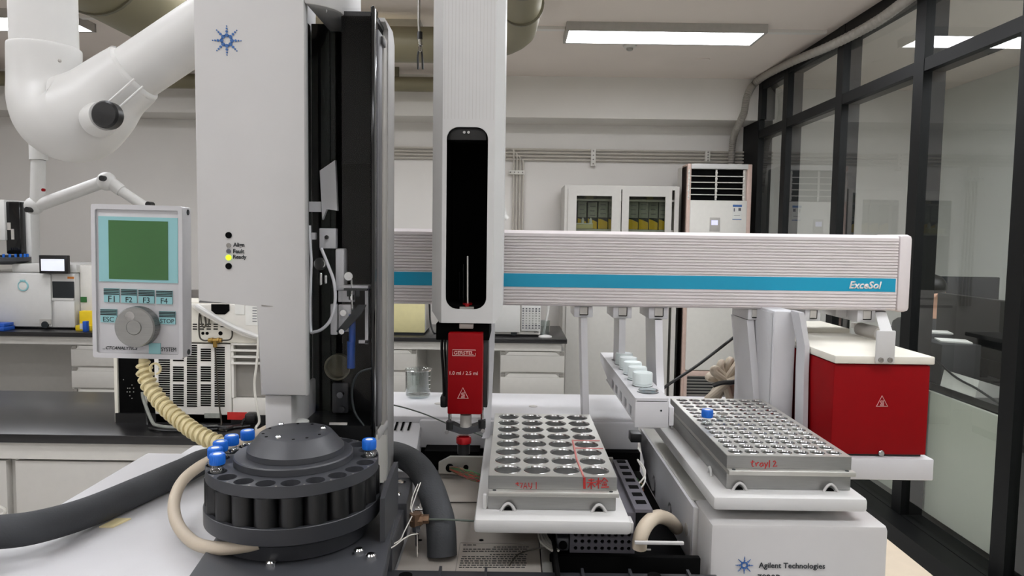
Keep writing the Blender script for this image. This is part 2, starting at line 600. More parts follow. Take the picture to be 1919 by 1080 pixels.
MB().cyl((-5.6, y, z), (-0.32, y, z), 0.055, n=20).build('pipe_body', M['duct'], t)
MB().box(-2.9, -2.87, y - 0.01, y + 0.01, z, ZC).box(-0.9, -0.87, y - 0.01, y + 0.01, z, ZC).build('hanger_rod', M['duct_dark'], t)
z = at(1500, 62, 4.3).z
for xa, xb_, ya, lb in ((1.475, 1.86, 4.40, 'thin painted cable trunking on the ceiling right of the long light panel'), (0.05, 0.295, 4.40, 'thin painted cable trunking on the ceiling between round duct and long light panel'),
                        (-2.55, -2.1, 4.30, 'thin painted cable trunking on the ceiling right of the far left light panel')):
    tag(MB().box(xa, xb_, ya, ya + 0.04, ZC - 0.018, ZC).build('cable_trunking', M['beam']), lb, 'cable trunking')
# four parallel conduits on the back wall with a drop of four
zs = [at(1150, 283 + 6.3 * i, YB).z for i in range(4)]
xs = [at(962 + 6 * i, 360, YB).x for i in range(4)]
xr = at(1378, 290, YB).x
for i in range(4):
    order = ('topmost', 'second from the top', 'third from the top', 'lowest')[i]
    tag(MB().cyl((at(520, 290, YB).x, YB - 0.03, zs[i]), (xr + 0.3, YB - 0.03, zs[i]), 0.0085, n=10).build('wall_conduit', M['pipe']),
        'thin metal conduit along the back wall, %s of the four' % order, 'conduit', 'horizontal wall conduits')
for i in range(4):
    order = ('leftmost', 'second from the left', 'third from the left', 'rightmost')[i]
    tag(MB().tube(spline([(xs[i] - 0.05, YB - 0.036, zs[3 - i] if False else zs[i]), (xs[i] - 0.012, YB - 0.042, zs[i] - 0.004), (xs[i], YB - 0.045, zs[i] - 0.04), (xs[i], YB - 0.03, zs[3] - 0.12), (xs[i], YB - 0.03, 0.9)], 5), 0.0075, 8)
        .build('drop_conduit', M['pipe']), 'thin metal conduit dropping down the back wall, %s of the four' % order, 'conduit', 'vertical wall conduits')
def clamp(px, py, wpx, hpx, label, vertical=True):
    x0, x1, z0, z1 = rect(px - wpx / 2, py - hpx / 2, px + wpx / 2, py + hpx / 2, YB - 0.055)
    t = thing('conduit_clamp', label, 'conduit clamp', ((x0 + x1) / 2, YB, z0), 'conduit clamps')
    MB().box(x0, x1, YB - 0.052, YB - 0.001, z0, z1, 0.003).build('bracket', M['warm_white'], t)
    k = 4
    for i in range(k):
        f = (i + 0.5) / k
        c = ((x0 + x1) / 2, z0 + (z1 - z0) * f) if vertical else (x0 + (x1 - x0) * f, (z0 + z1) / 2)
        MB().cyl((c[0], YB - 0.058, c[1]), (c[0], YB - 0.05, c[1]), 0.006, n=8).build('screw', M['handle_grey'], t)
clamp(1112, 295, 9, 32, 'white conduit clamp on the horizontal pipes above the glass cabinet')
clamp(968, 323, 30, 8, 'white conduit clamp across the four vertical pipes beside the syringe arm', False)
clamp(1327, 293, 9, 20, 'small conduit clamp on the horizontal pipes above the air conditioner')
# thin conduit high on the wall at the left
z = at(60, 206, YB).z
tag(MB().cyl((-5.2, YB - 0.02, z), (at(366, 209, YB).x + 0.25, YB - 0.02, z), 0.018, n=10).build('wall_conduit', M['pipe']),
    'single dark conduit high on the back wall behind the fume arm', 'conduit')
# corrugated hose along the top of the partition
pp = []
for px, py in ((1760, -40), (1705, -4), (1640, 42), (1560, 84), (1480, 118), (1422, 148)):
    p = onx(px, py, XW - 0.04)
    pp.append((p.x, p.y, min(p.z, ZC - 0.03)))
pp += [tuple(at(1401, 178, 5.66)), tuple(at(1394, 212, 5.68)), tuple(at(1383, 236, 5.78)), tuple(at(1374, 262, 5.95)), tuple(at(1370, 310, 6.0)), tuple(at(1370, 360, 6.02))]
sp = spline(pp, 34)
rr = [0.026 + 0.0035 * math.sin(i * 2.1) for i in range(len(sp))]
tag(MB().tube(sp, rr, 12).build('corrugated_hose', M['corrugated']), 'grey corrugated hose running along the top of the black window frame', 'hose')

def ceiling_dot(px, py, Yc, r, label, name, cat):
    c = at(px, py, Yc)
    t = thing(name, label, cat, (c.x, Yc, ZC))
    MB().lathe([(r, 0), (r * 0.95, -0.012), (r * 0.6, -0.018)], (c.x, Yc, ZC), 18).build('base', M['warm_white'], t)
    MB().lathe([(r * 0.5, -0.018), (r * 0.45, -0.032), (r * 0.25, -0.036)], (c.x, Yc, ZC), 14).build('sensor_head', M['lamp_frame'], t)
ceiling_dot(1180, 92, 4.8, 0.045, 'small round smoke detector on the ceiling behind the long light panel', 'smoke_detector', 'smoke detector')
tag(MB().cyl((at(1318, 117, 5.14).x, 5.14, ZC - 0.006), (at(1318, 117, 5.14).x, 5.14, ZC), 0.045, n=20).build('ceiling_cover_plate', M['ceiling']),
    'flat round cover plate on the ceiling nearest the beam', 'cover plate')
# hanging connector
Yh = 3.4
t = thing('hanging_hose_coupling', 'dark hose coupling hanging from the ceiling left of the syringe arm', 'hose coupling', tuple(at(787, 128, Yh)))
a, b_, c_, d_ = at(786, 22, Yh), at(787, 60, Yh), at(788, 86, Yh), at(789, 128, Yh)
MB().tube(spline([(a.x, Yh, ZC), at(785, 40, Yh), b_], 4), 0.006, 8).build('cord', M['handle_grey'], t)
MB().cyl(b_, at(787, 74, Yh), 0.012, n=12).build('collar', M['black'], t)
MB().cyl(at(787, 74, Yh), c_, 0.010, n=12).build('coupling', M['steel'], t)
for dx in (-4, 4):
    MB().tube(spline([c_, at(787 + dx, 104, Yh), at(788 + dx * 1.1, 130, Yh)], 4), 0.005, 8).build('short_hose', M['black'], t)
MB().cyl(at(787, 88, Yh - 0.003), at(787, 97, Yh - 0.003), 0.009, n=10).build('clip', M['chrome'], t)

# ================================================================== BEHIND THE GLASS
XD = XW + 0.115
t = thing('office_desk', 'dark desk behind the glass partition with white board below', 'desk', (2.35, 3.0, 0))
MB().box(XD + 0.02, 2.75, 1.2, 3.93, 0.715, 0.745).build('desk_top', M['tabletop'], t)
MB().box(2.70, 2.74, 1.2, 3.93, 0.0, 0.715).box(2.06, 2.70, 1.24, 1.3, 0, 0.715).build('desk_frame', M['frame'], t)
def monitor(p, label, x, y0, y1, z0, z1, facing='x'):
    pass
t = thing('computer_monitor', 'wide black monitor turned along the glass, behind the oven', 'computer monitor', (2.33, 3.7, 0.745))
MB().box(2.32, 2.36, 3.33, 3.92, 0.86, 1.155, 0.006).build('screen_housing', M['black'], t)
MB().box(2.35, 2.38, 3.56, 3.66, 0.75, 0.9).build('stand_neck', M['black'], t)
MB().box(2.27, 2.42, 3.48, 3.76, 0.745, 0.757, 0.003).build('stand_base', M['black'], t)
t = thing('computer_monitor', 'large black monitor back standing upright in the office behind the glass', 'computer monitor', (3.0, 4.87, 0.0))
x0, x1, z0, z1 = rect(1728, 519, 1871, 640, 4.85)
MB().box(x0, x1, 4.85, 4.89, 0.9, z1, 0.006).build('screen_housing', M['cloth'], t)
MB().box((x0 + x1) / 2 - 0.04, (x0 + x1) / 2 + 0.04, 4.87, 4.90, 0.05, 0.95).build('stand_neck', M['black'], t)
MB().box((x0 + x1) / 2 - 0.16, (x0 + x1) / 2 + 0.16, 4.79, 4.97, 0.0, 0.05).build('stand_base', M['black'], t)
tag(MB().box(2.44, 2.50, 2.4, 3.80, 0.745, 1.0, 0.004).build('desk_divider', M['cloth']), 'dark desk divider behind the glass below the monitors', 'divider')
t = thing('computer_tower', 'metal computer rack with a green light on the desk behind glass', 'computer', (2.2, 2.83, 0.745))
MB().box(2.13, 2.35, 2.74, 2.92, 0.745, 0.925, 0.003).build('case', M['frame'], t)
for i in range(4):
    MB().box(2.118, 2.132, 2.745, 2.915, 0.785 + i * 0.032, 0.790 + i * 0.032).build('slat', M['steel'], t)
MB().sphere((2.116, 2.90, 0.935), 0.004, 8).build('indicator_light', M['led_small'], t)
tag(MB().box(2.135, 2.33, 2.75, 2.91, 0.926, 1.04, 0.003).build('metal_box', M['handle_grey']), 'grey metal box standing on the computer rack behind glass', 'box')
# white slanted carton on the desk edge
tag(MB().prism([(XD + 0.025, 0.745), (XD + 0.17, 0.745), (XD + 0.15, 0.79), (XD + 0.04, 0.822)], 'y', 3.14, 3.40).build('white_box', M['paper']),
    'low white slanted box on the desk edge behind the glass', 'box')
tag(MB().tube(spline([(XD + 0.03, 3.55, 0.90), (XD + 0.02, 3.30, 0.815), (XD + 0.015, 3.12, 0.79), (XD + 0.03, 2.95, 0.751), (XD + 0.08, 2.8, 0.751)], 5), 0.005, 6).build('desk_cable', M['black']),
    'black cable draped over the white box behind the glass', 'cable')
tag(MB().prism([(2.10, 3.50), (2.22, 3.44), (2.26, 3.56), (2.14, 3.62)], 'z', 0.94, 0.947).build('paper_sheet', M['paper']),
    'white paper sheet nearer the glass above the white box', 'paper')
tag(MB().box(2.06, 2.25, 3.42, 3.64, 0.745, 0.939, 0.004).build('document_tray', M['cloth']), 'dark document box under the paper sheets behind glass', 'document box')
tag(MB().prism([(2.16, 3.70), (2.26, 3.66), (2.30, 3.78), (2.18, 3.80)], 'z', 0.957, 0.964).build('paper_sheet', M['paper']),
    'second paper sheet behind the glass, beside the seated person', 'paper')
tag(MB().box(2.10, 2.25, 3.65, 3.82, 0.745, 0.956, 0.004).build('document_tray', M['cloth']), 'dark document box farther along the office desk', 'document box')

# seated person in dark clothes, mostly hidden by the frame
def person():
    px = at(1742, 570, 4.32)
    x, y = px.x, 4.32
    t = thing('person', 'person with black hair in dark clothes sitting behind the glass', 'person', (x, y, 0.0))
    bm = bmesh.new()
    J = [((x, y, 0.52), .13), ((x, y - 0.01, 0.70), .125), ((x, y - 0.01, 0.88), .13), ((x, y - 0.01, 0.97), .07), ((x - .005, y - .02, 1.03), .05),
         ((x - .005, y - .03, 1.09), .072), ((x - .005, y - .03, 1.16), .072),
         ((x - .17, y, 0.93), .05), ((x - .21, y - .10, 0.72), .042), ((x - .16, y - .30, 0.80), .032), ((x - .14, y - .37, 0.82), .034),
         ((x + .17, y, 0.93), .05), ((x + .21, y - .10, 0.72), .042), ((x + .12, y - .30, 0.80), .032), ((x + .10, y - .37, 0.82), .034),
         ((x - .10, y - .05, 0.50), .085), ((x - .11, y - .42, 0.50), .06), ((x - .11, y - .40, 0.10), .045), ((x - .11, y - .50, 0.04), .04),
         ((x + .10, y - .05, 0.50), .085), ((x + .11, y - .42, 0.50), .06), ((x + .11, y - .40, 0.10), .045), ((x + .11, y - .50, 0.04), .04)]
    E = [(0, 1), (1, 2), (2, 3), (3, 4), (4, 5), (5, 6), (2, 7), (7, 8), (8, 9), (9, 10), (2, 11), (11, 12), (12, 13), (13, 14),
         (0, 15), (15, 16), (16, 17), (17, 18), (0, 19), (19, 20), (20, 21), (21, 22)]
    def skin(name, verts, edges, m, parent):
        me = bpy.data.meshes.new(name)
        me.from_pydata([v[0] for v in verts], edges, [])
        o = bpy.data.objects.new(name, me)
        COL.objects.link(o)
        md = o.modifiers.new('skin', 'SKIN')
        md.use_smooth_shade = True
        o.modifiers.new('sub', 'SUBSURF').levels = 1
        for i, v in enumerate(verts):
            me.skin_vertices[0].data[i].radius = (v[1], v[1])
        me.skin_vertices[0].data[0].use_root = True
        dg = bpy.context.evaluated_depsgraph_get()
        m2 = bpy.data.meshes.new_from_object(o.evaluated_get(dg))
        bpy.data.objects.remove(o)
        m2.materials.clear()
        m2.materials.append(m)
        m2.shade_smooth()
        ob = bpy.data.objects.new(name, m2)
        COL.objects.link(ob)
        adopt(ob, parent)
        return ob
    body = skin('body', J, E, M['skin'], t)
    b = MB()
    b.sphere((x - .005, y - .10, 1.115), 0.012, 8, (1, 1.2, .9))
    b.sphere((x - .078, y - .025, 1.115), 0.02, 8, (.5, .8, 1.3))
    b.sphere((x + .068, y - .025, 1.115), 0.02, 8, (.5, .8, 1.3))
    b.build('face_features', M['skin'], t)
    b = MB()
    b.sphere((x - .005, y - .005, 1.165), 0.094, 18, (0.92, 1.0, 0.80))
    b.build('hair', M['hair'], t)
    cl = [(v[0], v[1] + .012) for v in J[:4]] + [(J[7][0], .06), (J[8][0], .054), (J[9][0], .045), (J[11][0], .06), (J[12][0], .054), (J[13][0], .045)]
    skin('shirt', cl, [(0, 1), (1, 2), (2, 3), (2, 4), (4, 5), (5, 6), (2, 7), (7, 8), (8, 9)], M['cloth'], t)
    tr = [(J[0][0], .14), (J[15][0], .095), (J[16][0], .07), (J[17][0], .055), (J[19][0], .095), (J[20][0], .07), (J[21][0], .055)]
    skin('trousers', tr, [(0, 1), (1, 2), (2, 3), (0, 4), (4, 5), (5, 6)], M['cloth'], t)
    c = thing('office_chair', 'dark office chair under the person behind the glass', 'chair', (x, y + 0.02, 0))
    MB().box(x - .22, x + .22, y - .2, y + .2, 0.34, 0.40, 0.02).build('seat', M['cloth'], c)
    MB().box(x - .2, x + .2, y + .17, y + .22, 0.45, 0.9, 0.02).build('backrest', M['cloth'], c)
    MB().cyl((x, y, 0.05), (x, y, 0.34), 0.03).build('column', M['frame'], c)
    b = MB()
    for k in range(5):
        a = 2 * math.pi * k / 5
        b.tube([(x, y, 0.07), (x + .26 * math.cos(a), y + .26 * math.sin(a), 0.04)], [.025, .02], 8)
        b.sphere((x + .26 * math.cos(a), y + .26 * math.sin(a), 0.025), .025, 8)
    b.build('star_base', M['frame'], c)
person()
# ================================================================== BACK OF THE ROOM
# ---- far bench
YN, YR = 4.76, 5.5
zt = 0.75
xe = at(1063, 640, YN).x
x_l = -4.9
tag(MB().box(x_l, xe, YN, YR, zt - 0.03, zt, 0.003).build('bench_worktop', M['tabletop']), 'black worktop of the far bench along the back wall', 'worktop')
t = thing('lab_bench', 'cream bench frame with knee spaces under the far black worktop', 'bench', (-2, 5.1, 0))
MB().box(x_l, xe - 0.035, YN + 0.03, YN + 0.06, zt - 0.085, zt - 0.031).build('apron', M['cream'], t)
MB().box(x_l, xe - 0.04, YR - 0.10, YR - 0.08, 0.05, zt - 0.031).build('back_panel', M['cream'], t)
def drawer_unit(px0, px1, label):
    x0, x1 = at(px0, 690, YN + 0.04).x, at(px1, 690, YN + 0.04).x
    y0, y1 = YN + 0.05, YR - 0.12
    top = zt - 0.087
    t = thing('drawer_cabinet', label, 'drawer cabinet', ((x0 + x1) / 2, (y0 + y1) / 2, 0), 'drawer cabinets under the far bench')
    MB().box(x0, x1, y0, y1, 0.06, top).build('body', M['cream'], t)
    MB().box(x0 + 0.01, x1 - 0.01, y0 + 0.04, y1, 0.0, 0.06).build('plinth', M['handle_grey'], t)
    n, g = 4, 0.012
    hh = (top - 0.07) / n
    for i in range(n):
        z1 = top - 0.006 - i * hh
        z0 = z1 - hh + g
        d = MB().box(x0 + 0.004, x1 - 0.004, y0 - 0.018, y0, z0, z1 - 0.024, 0.002).build('drawer', M['drawer'], t)
        MB().prism([(x0 + 0.06, z1), (x0 + 0.035, z1 - 0.023), (x1 - 0.035, z1 - 0.023), (x1 - 0.06, z1)], 'y', y0 - 0.016, y0 - 0.001).build('handle', M['cream'], d)
        MB().box(x0 + 0.004, x0 + 0.034, y0 - 0.010, y0 - 0.001, z1 - 0.023, z1 - 0.001).build('recess', M['handle_grey'], d)
        MB().box(x1 - 0.034, x1 - 0.004, y0 - 0.010, y0 - 0.001, z1 - 0.023, z1 - 0.001).build('recess', M['handle_grey'], d)
    return t
drawer_unit(937, 1058, 'cream drawer cabinet at the right end of the far bench')
drawer_unit(660, 781, 'cream drawer cabinet behind the glass beaker, under the far bench')
drawer_unit(134, 262, 'cream drawer cabinet under the far bench, behind the handheld keypad')
# ---- old gas chromatograph with keypad on the far bench
Yg = 4.88
x1 = at(1013, 600, Yg).x
x0 = x1 - 0.58
t = thing('bench_gas_chromatograph', 'white bench gas chromatograph with grey keypad, right of the syringe arm', 'laboratory instrument', ((x0 + x1) / 2, Yg + .25, zt))
MB().box(x0, x1, Yg, Yg + 0.5, zt + 0.012, zt + 0.50, 0.008).build('body', M['warm_white'], t)
MB().box(x0 + 0.02, x1 - 0.02, Yg + 0.03, Yg + 0.47, zt, zt + 0.012).build('foot_frame', M['black'], t)
xd0, xd1, zb, _ = rect(925, 570, 975, 623, Yg - 0.02)
MB().box(x0 + 0.02, xd1, Yg - 0.022, Yg - 0.001, zb, zt + 0.46, 0.004).build('oven_door', M['white_fume'], t)
c = at(963, 623, Yg - 0.005)
c.z = max(c.z, zt + 0.024)
MB().cyl((c.x, Yg - 0.012, c.z), (c.x, Yg - 0.001, c.z), 0.022, n=20).build('door_latch', M['ink'], t)
kx0, kx1, kz0, kz1 = rect(977, 566, 1014, 621, Yg - 0.015)
kp = MB().box(kx0, kx1 - 0.002, Yg - 0.016, Yg - 0.001, kz0, zt + 0.4, 0.004).build('keypad', M['white_fume'], t)
b = MB()
b2 = MB()
for r in range(9):
    for q in range(6):
        x = kx0 + 0.012 + q * (kx1 - kx0 - 0.024) / 5
        z = kz0 + 0.022 + r * 0.0165
        big = r < 2 or r > 6
        s = 0.0052 if big else 0.0042
        (b2 if (big or q == 0) else b).box(x - s, x + s, Yg - 0.02, Yg - 0.0155, z - s * 0.8, z + s * 0.8)
b.build('keys', M['box_grey'], kp)
b2.build('dark_keys', M['grey_ink'], kp)
text('6890', 0.03, (kx1 - 0.03, Yg - 0.0015, zt + 0.03), M['grey_ink'], t)
# ---- yellowed box left of it
Yy = 4.88
t = thing('yellowed_instrument', 'yellowed boxy instrument on the far bench beside the white tower', 'laboratory instrument', (-0.95, Yy + .2, zt))
x0, x1, z0, z1 = rect(640, 520, 796, 634, Yy)
MB().box(x0, x1, Yy, Yy + 0.02, zt + 0.015, z1, 0.004).build('front_panel', M['yellowed'], t)
MB().box(x0 + 0.002, x1 - 0.0, Yy + 0.021, Yy + 0.38, zt + 0.015, z1, 0.004).build('body', M['warm_white'], t)
MB().box(x0 + 0.01, x1 - 0.01, Yy + 0.01, Yy + 0.36, zt, zt + 0.015).build('foot_frame', M['ink'], t)
c = at(803, 575, Yy)
tag(MB().tube(spline([(x1 + 0.012, Yy + 0.1, zt + 0.30), (x1 + 0.02, Yy + 0.1, zt + 0.2), (x1 + 0.03, Yy + 0.08, zt + 0.08), (x1 + 0.06, Yy + 0.05, zt + 0.006), (x1 + 0.10, Yy + 0.15, zt + 0.006)], 5), 0.006, 8).build('power_cable', M['black']),
    'black power cord hanging at the yellowed box on the far bench', 'power cord')
# ---- white stick lamp / glass cup near the bench end
c = at(1021, 634, 4.92)
t = thing('glass_cup', 'clear glass cup with a bent white tube on the far bench end', 'glass cup', (c.x, 4.92, zt))
MB().lathe([(0.034, 0.0), (0.037, 0.10), (0.034, 0.10), (0.031, 0.004)], (c.x, 4.95, zt + 0.004), 20).build('cup', M['clear'], t)
MB().tube(spline([(c.x - 0.012, 4.93, zt + 0.008), at(1024, 600, 4.94), at(1028, 575, 4.95), at(1030, 540, 4.95)], 5), 0.008, 8).build('bent_tube', M['white_fume'], t)
tag(MB().lathe([(0.045, 0), (0.045, 0.008), (0.02, 0.014), (0.001, 0.014)], (c.x + 0.0, 4.86, zt), 24).build('white_dish', M['white_fume']),
    'small white round dish in front of the glass cup', 'dish')
# ---- glazed cabinet
Yc = 5.58
t = thing('storage_cabinet', 'tall cream storage cabinet with two glass doors beside the air conditioner', 'cabinet', (at(1162, 400, Yc).x, Yc + .2, 0))
x0, x1, _, ztop = rect(1055, 348, 1268, 740, Yc)
MB().box(x0, x0 + 0.02, Yc + 0.02, YB - 0.06, 0.0, ztop).box(x1 - 0.02, x1, Yc + 0.02, YB - 0.06, 0, ztop).box(x0 + 0.0203, x1 - 0.0203, Yc + 0.02, YB - 0.0805, ztop - 0.03, ztop - 0.0002)\
    .box(x0 + 0.0203, x1 - 0.0203, YB - 0.08, YB - 0.0605, 0, ztop - 0.0004).box(x0 + 0.0203, x1 - 0.0203, Yc + 0.0203, YB - 0.0805, 0, 0.06).box(x0, x1, Yc, Yc + 0.0195, ztop - 0.03, ztop - 0.0005)\
    .box(x0 + 0.0005, x0 + 0.035, Yc + 0.0003, Yc + 0.0195, 0, ztop - 0.0302).box(x1 - 0.035, x1 - 0.0005, Yc + 0.0003, Yc + 0.0195, 0, ztop - 0.0302).box(x0 + 0.0355, x1 - 0.0355, Yc, Yc + 0.0195, 0.95, 1.0).build('carcass', M['cream'], t)
zs1 = at(1160, 430, Yc + 0.1).z
zs2 = at(1160, 374, Yc + 0.1).z
for i, z in enumerate((zs1, zs2)):
    MB().box(x0 + 0.02, x1 - 0.02, Yc + 0.05, YB - 0.09, z - 0.016, z - 0.001).build('shelf', M['cream'], t)
for k, (a, b_, w0, w1) in enumerate(((1064, 1163, 1080, 1146), (1165, 1258, 1178, 1246))):
    dx0, dx1 = at(a, 400, Yc).x, at(b_, 400, Yc).x
    gx0, gx1 = at(w0, 400, Yc).x, at(w1, 400, Yc).x
    gz1 = at(1160, 368, Yc).z
    d = MB()
    d.holed([(dx0, 1.0), (dx1, 1.0), (dx1, ztop - 0.03), (dx0, ztop - 0.03)], [[(gx0, 1.06), (gx1, 1.06), (gx1, gz1), (gx0, gz1)]], 'y', Yc - 0.012, 0.02, floor=False)
    d = d.build('glass_door', M['cream'], t, smooth=False)
    MB().box(gx0 - 0.004, gx1 + 0.004, Yc - 0.004, Yc, 1.056, gz1 + 0.004).build('glass_pane', M['cab_glass'], d, smooth=False)
    lx = (dx0, (dx0 + dx1) / 2, dx1)
    d2 = MB().box(dx0, dx1, Yc - 0.016, Yc - 0.001, 0.06, 0.95, 0.003).build('lower_door', M['cream'], t)
    MB().prism([(dx0 + 0.02, 0.925), (dx1 - 0.06, 0.925), (dx1 - 0.03, 0.945), (dx0 + 0.02, 0.945)], 'y', Yc - 0.02, Yc - 0.017).build('handle', M['handle_grey'], d2)
def carton(px0, px1, py_top, label, grey=False, yc=Yc + 0.1):
    x0, x1, _, z1 = rect(px0, py_top, px1, 420, yc)
    z0 = zs1
    t = thing('carton', label, 'carton', ((x0 + x1) / 2, yc + .08, z0), 'cartons in the glass cabinet')
    MB().box(x0, x1, yc, yc + 0.16, z0, z1).build('box_body', M['box_grey'], t)
    w = x1 - x0
    MB().prism([(x0, z0 + 0.002), (x1, z0 + 0.002), (x1, z0 + 0.055), (x0 + w * .4, z0 + 0.075), (x0, z0 + 0.082)], 'y', yc - 0.0015, yc - 0.0002).build('yellow_band', M['yellow2'], t)
    MB().prism([(x0, z0 + 0.083), (x0 + w * .4, z0 + 0.076), (x1, z0 + 0.056), (x1, z0 + 0.09), (x0, z0 + 0.092)], 'y', yc - 0.0015, yc - 0.0002).build('dark_band', M['ink'], t)
    b = MB()
    for q in range(4):
        zz = z1 - 0.03 - q * 0.035
        b.box(x0 + w * .2, x1 - w * (.2 + .1 * (q % 2)), yc - 0.0012, yc - 0.0002, zz - 0.006, zz)
    b.build('print', M['grey_ink'], t)
carton(1083, 1099, 376, 'grey carton standing leftmost behind the left glass door')
carton(1102, 1119, 379, 'slightly lower grey carton behind the left glass door, second from left')
carton(1121.5, 1139, 376, 'grey and yellow carton behind the left glass door, third from left')
carton(1140.5, 1152, 377, 'narrow strip of carton at the right edge of the left glass door')
carton(1178.5, 1196, 377, 'grey and yellow carton leftmost behind the right glass door')
carton(1197.5, 1215, 376, 'grey and yellow carton second from left behind the right glass door')
carton(1216.5, 1233, 377, 'grey and yellow carton third from left behind the right glass door')
carton(1235, 1250, 378, 'carton with orange edge at the right side of the right glass door')
for px0, px1, lb in ((1083, 1096, 'flat grey carton on the upper shelf, left end of left door'), (1098, 1112, 'flat yellowish carton on the upper shelf behind left door'),
                     (1118, 1144, 'long flat grey carton on the upper shelf behind left door'), (1182, 1210, 'long flat grey carton on the upper shelf behind right door'), (1212, 1224, 'flat yellowish carton on the upper shelf behind right door')):
    x0, x1, _, _ = rect(px0, 370, px1, 374, Yc + 0.12)
    tag(MB().box(x0, x1, Yc + 0.12, Yc + 0.3, zs2, zs2 + 0.09).build('flat_carton', M['box_grey'] if 'grey' in lb else M['yellowed']), lb, 'carton', 'cartons on the upper cabinet shelf')
x0, x1, _, z1 = rect(1080, 415, 1111, 424, Yc + 0.05)
t = thing('small_tray', 'small tray with two pale bottles at the left glass door', 'tray', ((x0 + x1) / 2, Yc + .07, zs1))
MB().box(x0, x1, Yc + 0.045, Yc + 0.09, zs1, zs1 + 0.035, 0.002).build('tray_body', M['yellowed'], t)
MB().box(x0, x1, Yc + 0.043, Yc + 0.092, zs1 + 0.036, zs1 + 0.044).build('rim', M['paper'], t)
for px in (1092, 1107):
    x = at(px, 410, Yc + 0.07).x
    tag(MB().lathe([(0.012, 0), (0.012, 0.028), (0.007, 0.034), (0.007, 0.042)], (x, Yc + 0.068, zs1 + 0.044), 12).build('small_bottle', M['paper']),
        'tiny pale bottle on the small tray, %s one' % ('left' if px < 1100 else 'right'), 'bottle', 'bottles on the small tray')
# ---- air conditioner
Ya = 5.50
t = thing('air_conditioner', 'tall floor standing white air conditioner with louvred outlet', 'air conditioner', (at(1343, 400, Ya).x, Ya + .18, 0))
x0, x1, _, z1 = rect(1284, 307, 1404, 700, Ya)
MB().box(x0, x1, Ya + 0.03, Ya + 0.36, 0.0, z1 - 0.003, 0.012).build('body', M['warm_white'], t)
fx0, fx1, _, _ = rect(1290, 307, 1396, 700, Ya)
MB().box(x0, fx0 + 0.004, Ya + 0.01, Ya + 0.2, 0.02, z1, 0.004).box(fx1 - 0.004, x1, Ya + 0.01, Ya + 0.2, 0.02, z1, 0.004).build('side_trim', M['ac_pink'], t)
lv0, lv1, lz0, lz1 = rect(1291, 318, 1396, 375, Ya)
MB().box(fx0, fx1, Ya, Ya + 0.03, lz1 + 0.005, z1, 0.004).build('top_cap', M['white_fume'], t)
MB().box(fx0, fx1, Ya + 0.002, Ya + 0.03, 0.42, lz0 - 0.003, 0.006).build('front_panel', M['warm_white'], t)
MB().box(lv0, lv1, Ya + 0.028, Ya + 0.034, lz0 - 0.002, lz1 + 0.004).build('outlet_recess', M['void'], t)
for i in range(4):
    z = lz0 + (lz1 - lz0) * (i + 0.85) / 4.9
    MB().box(lv0 + 0.005, lv1 - 0.005, Ya + 0.006, Ya + 0.026, z - 0.003, z + 0.003).build('louvre', M['warm_white'], t)
for px in (1291.5, 1343, 1395):
    b = MB()
    x = at(px, 345, Ya).x
    b.box(x - 0.005, x + 0.005, Ya + 0.008, Ya + 0.024, lz0, lz1)
    for i in range(5):
        z = lz0 + (lz1 - lz0) * (i + 0.5) / 5
        b.sphere((x, Ya + 0.012, z), 0.010, 8, (1, .8, 1.2))
    b.build('louvre_post', M['warm_white'], t)
dx0, dx1, dz0, dz1 = rect(1330, 408, 1349, 434, Ya)
dp = MB().box(dx0, dx1, Ya - 0.002, Ya + 0.004, dz0, dz1, 0.001).build('display', M['lamp_frame'], t)
dx0, dx1, dz0, dz1 = rect(1333, 413, 1345, 422, Ya)
MB().box(dx0, dx1, Ya - 0.003, Ya - 0.0021, dz0, dz1).build('lit_readout', M['ac_display'], dp)
ex0, ex1, ez0, ez1 = rect(1373, 383, 1390, 412, Ya)
en = MB().box(ex0, ex1, Ya + 0.0005, Ya + 0.0018, ez0, ez1).build('energy_label', M['paper'], t)
MB().box(ex0, ex1, Ya - 0.0005, Ya + 0.0004, ez1 - 0.02, ez1 - 0.004).box(ex0, ex1, Ya - 0.0005, Ya + 0.0004, ez0, ez0 + 0.005).build('blue_print', M['logo_blue'], en)
MB().box(ex0 + 0.008, ex0 + 0.016, Ya - 0.0005, Ya + 0.0004, ez1 - 0.055, ez1 - 0.03).box(ex1 - 0.026, ex1 - 0.006, Ya - 0.0005, Ya + 0.0004, ez1 - 0.05, ez1 - 0.028)\
    .box(ex0 + 0.01, ex1 - 0.012, Ya - 0.0005, Ya + 0.0004, ez0 + 0.03, ez0 + 0.033).build('dark_print', M['grey_ink'], en)
bx0, bx1, bz0, bz1 = rect(1266, 690, 1400, 760, Ya)
MB().box(fx0 - 0.01, fx1, Ya - 0.004, Ya + 0.029, 0.375, 0.415, 0.004).box(fx0 - 0.01, fx0 + 0.015, Ya - 0.004, Ya + 0.029, 0.03, 0.375).box(fx1 - 0.02, fx1, Ya - 0.004, Ya + 0.029, 0.03, 0.375).build('intake_frame', M['ac_pink'], t)
b = MB()
for i in range(14):
    z = 0.04 + i * 0.024
    b.box(fx0 + 0.015, fx1 - 0.02, Ya + 0.012, Ya + 0.029, z, z + 0.008)
b.build('intake_grille', M['black'], t)

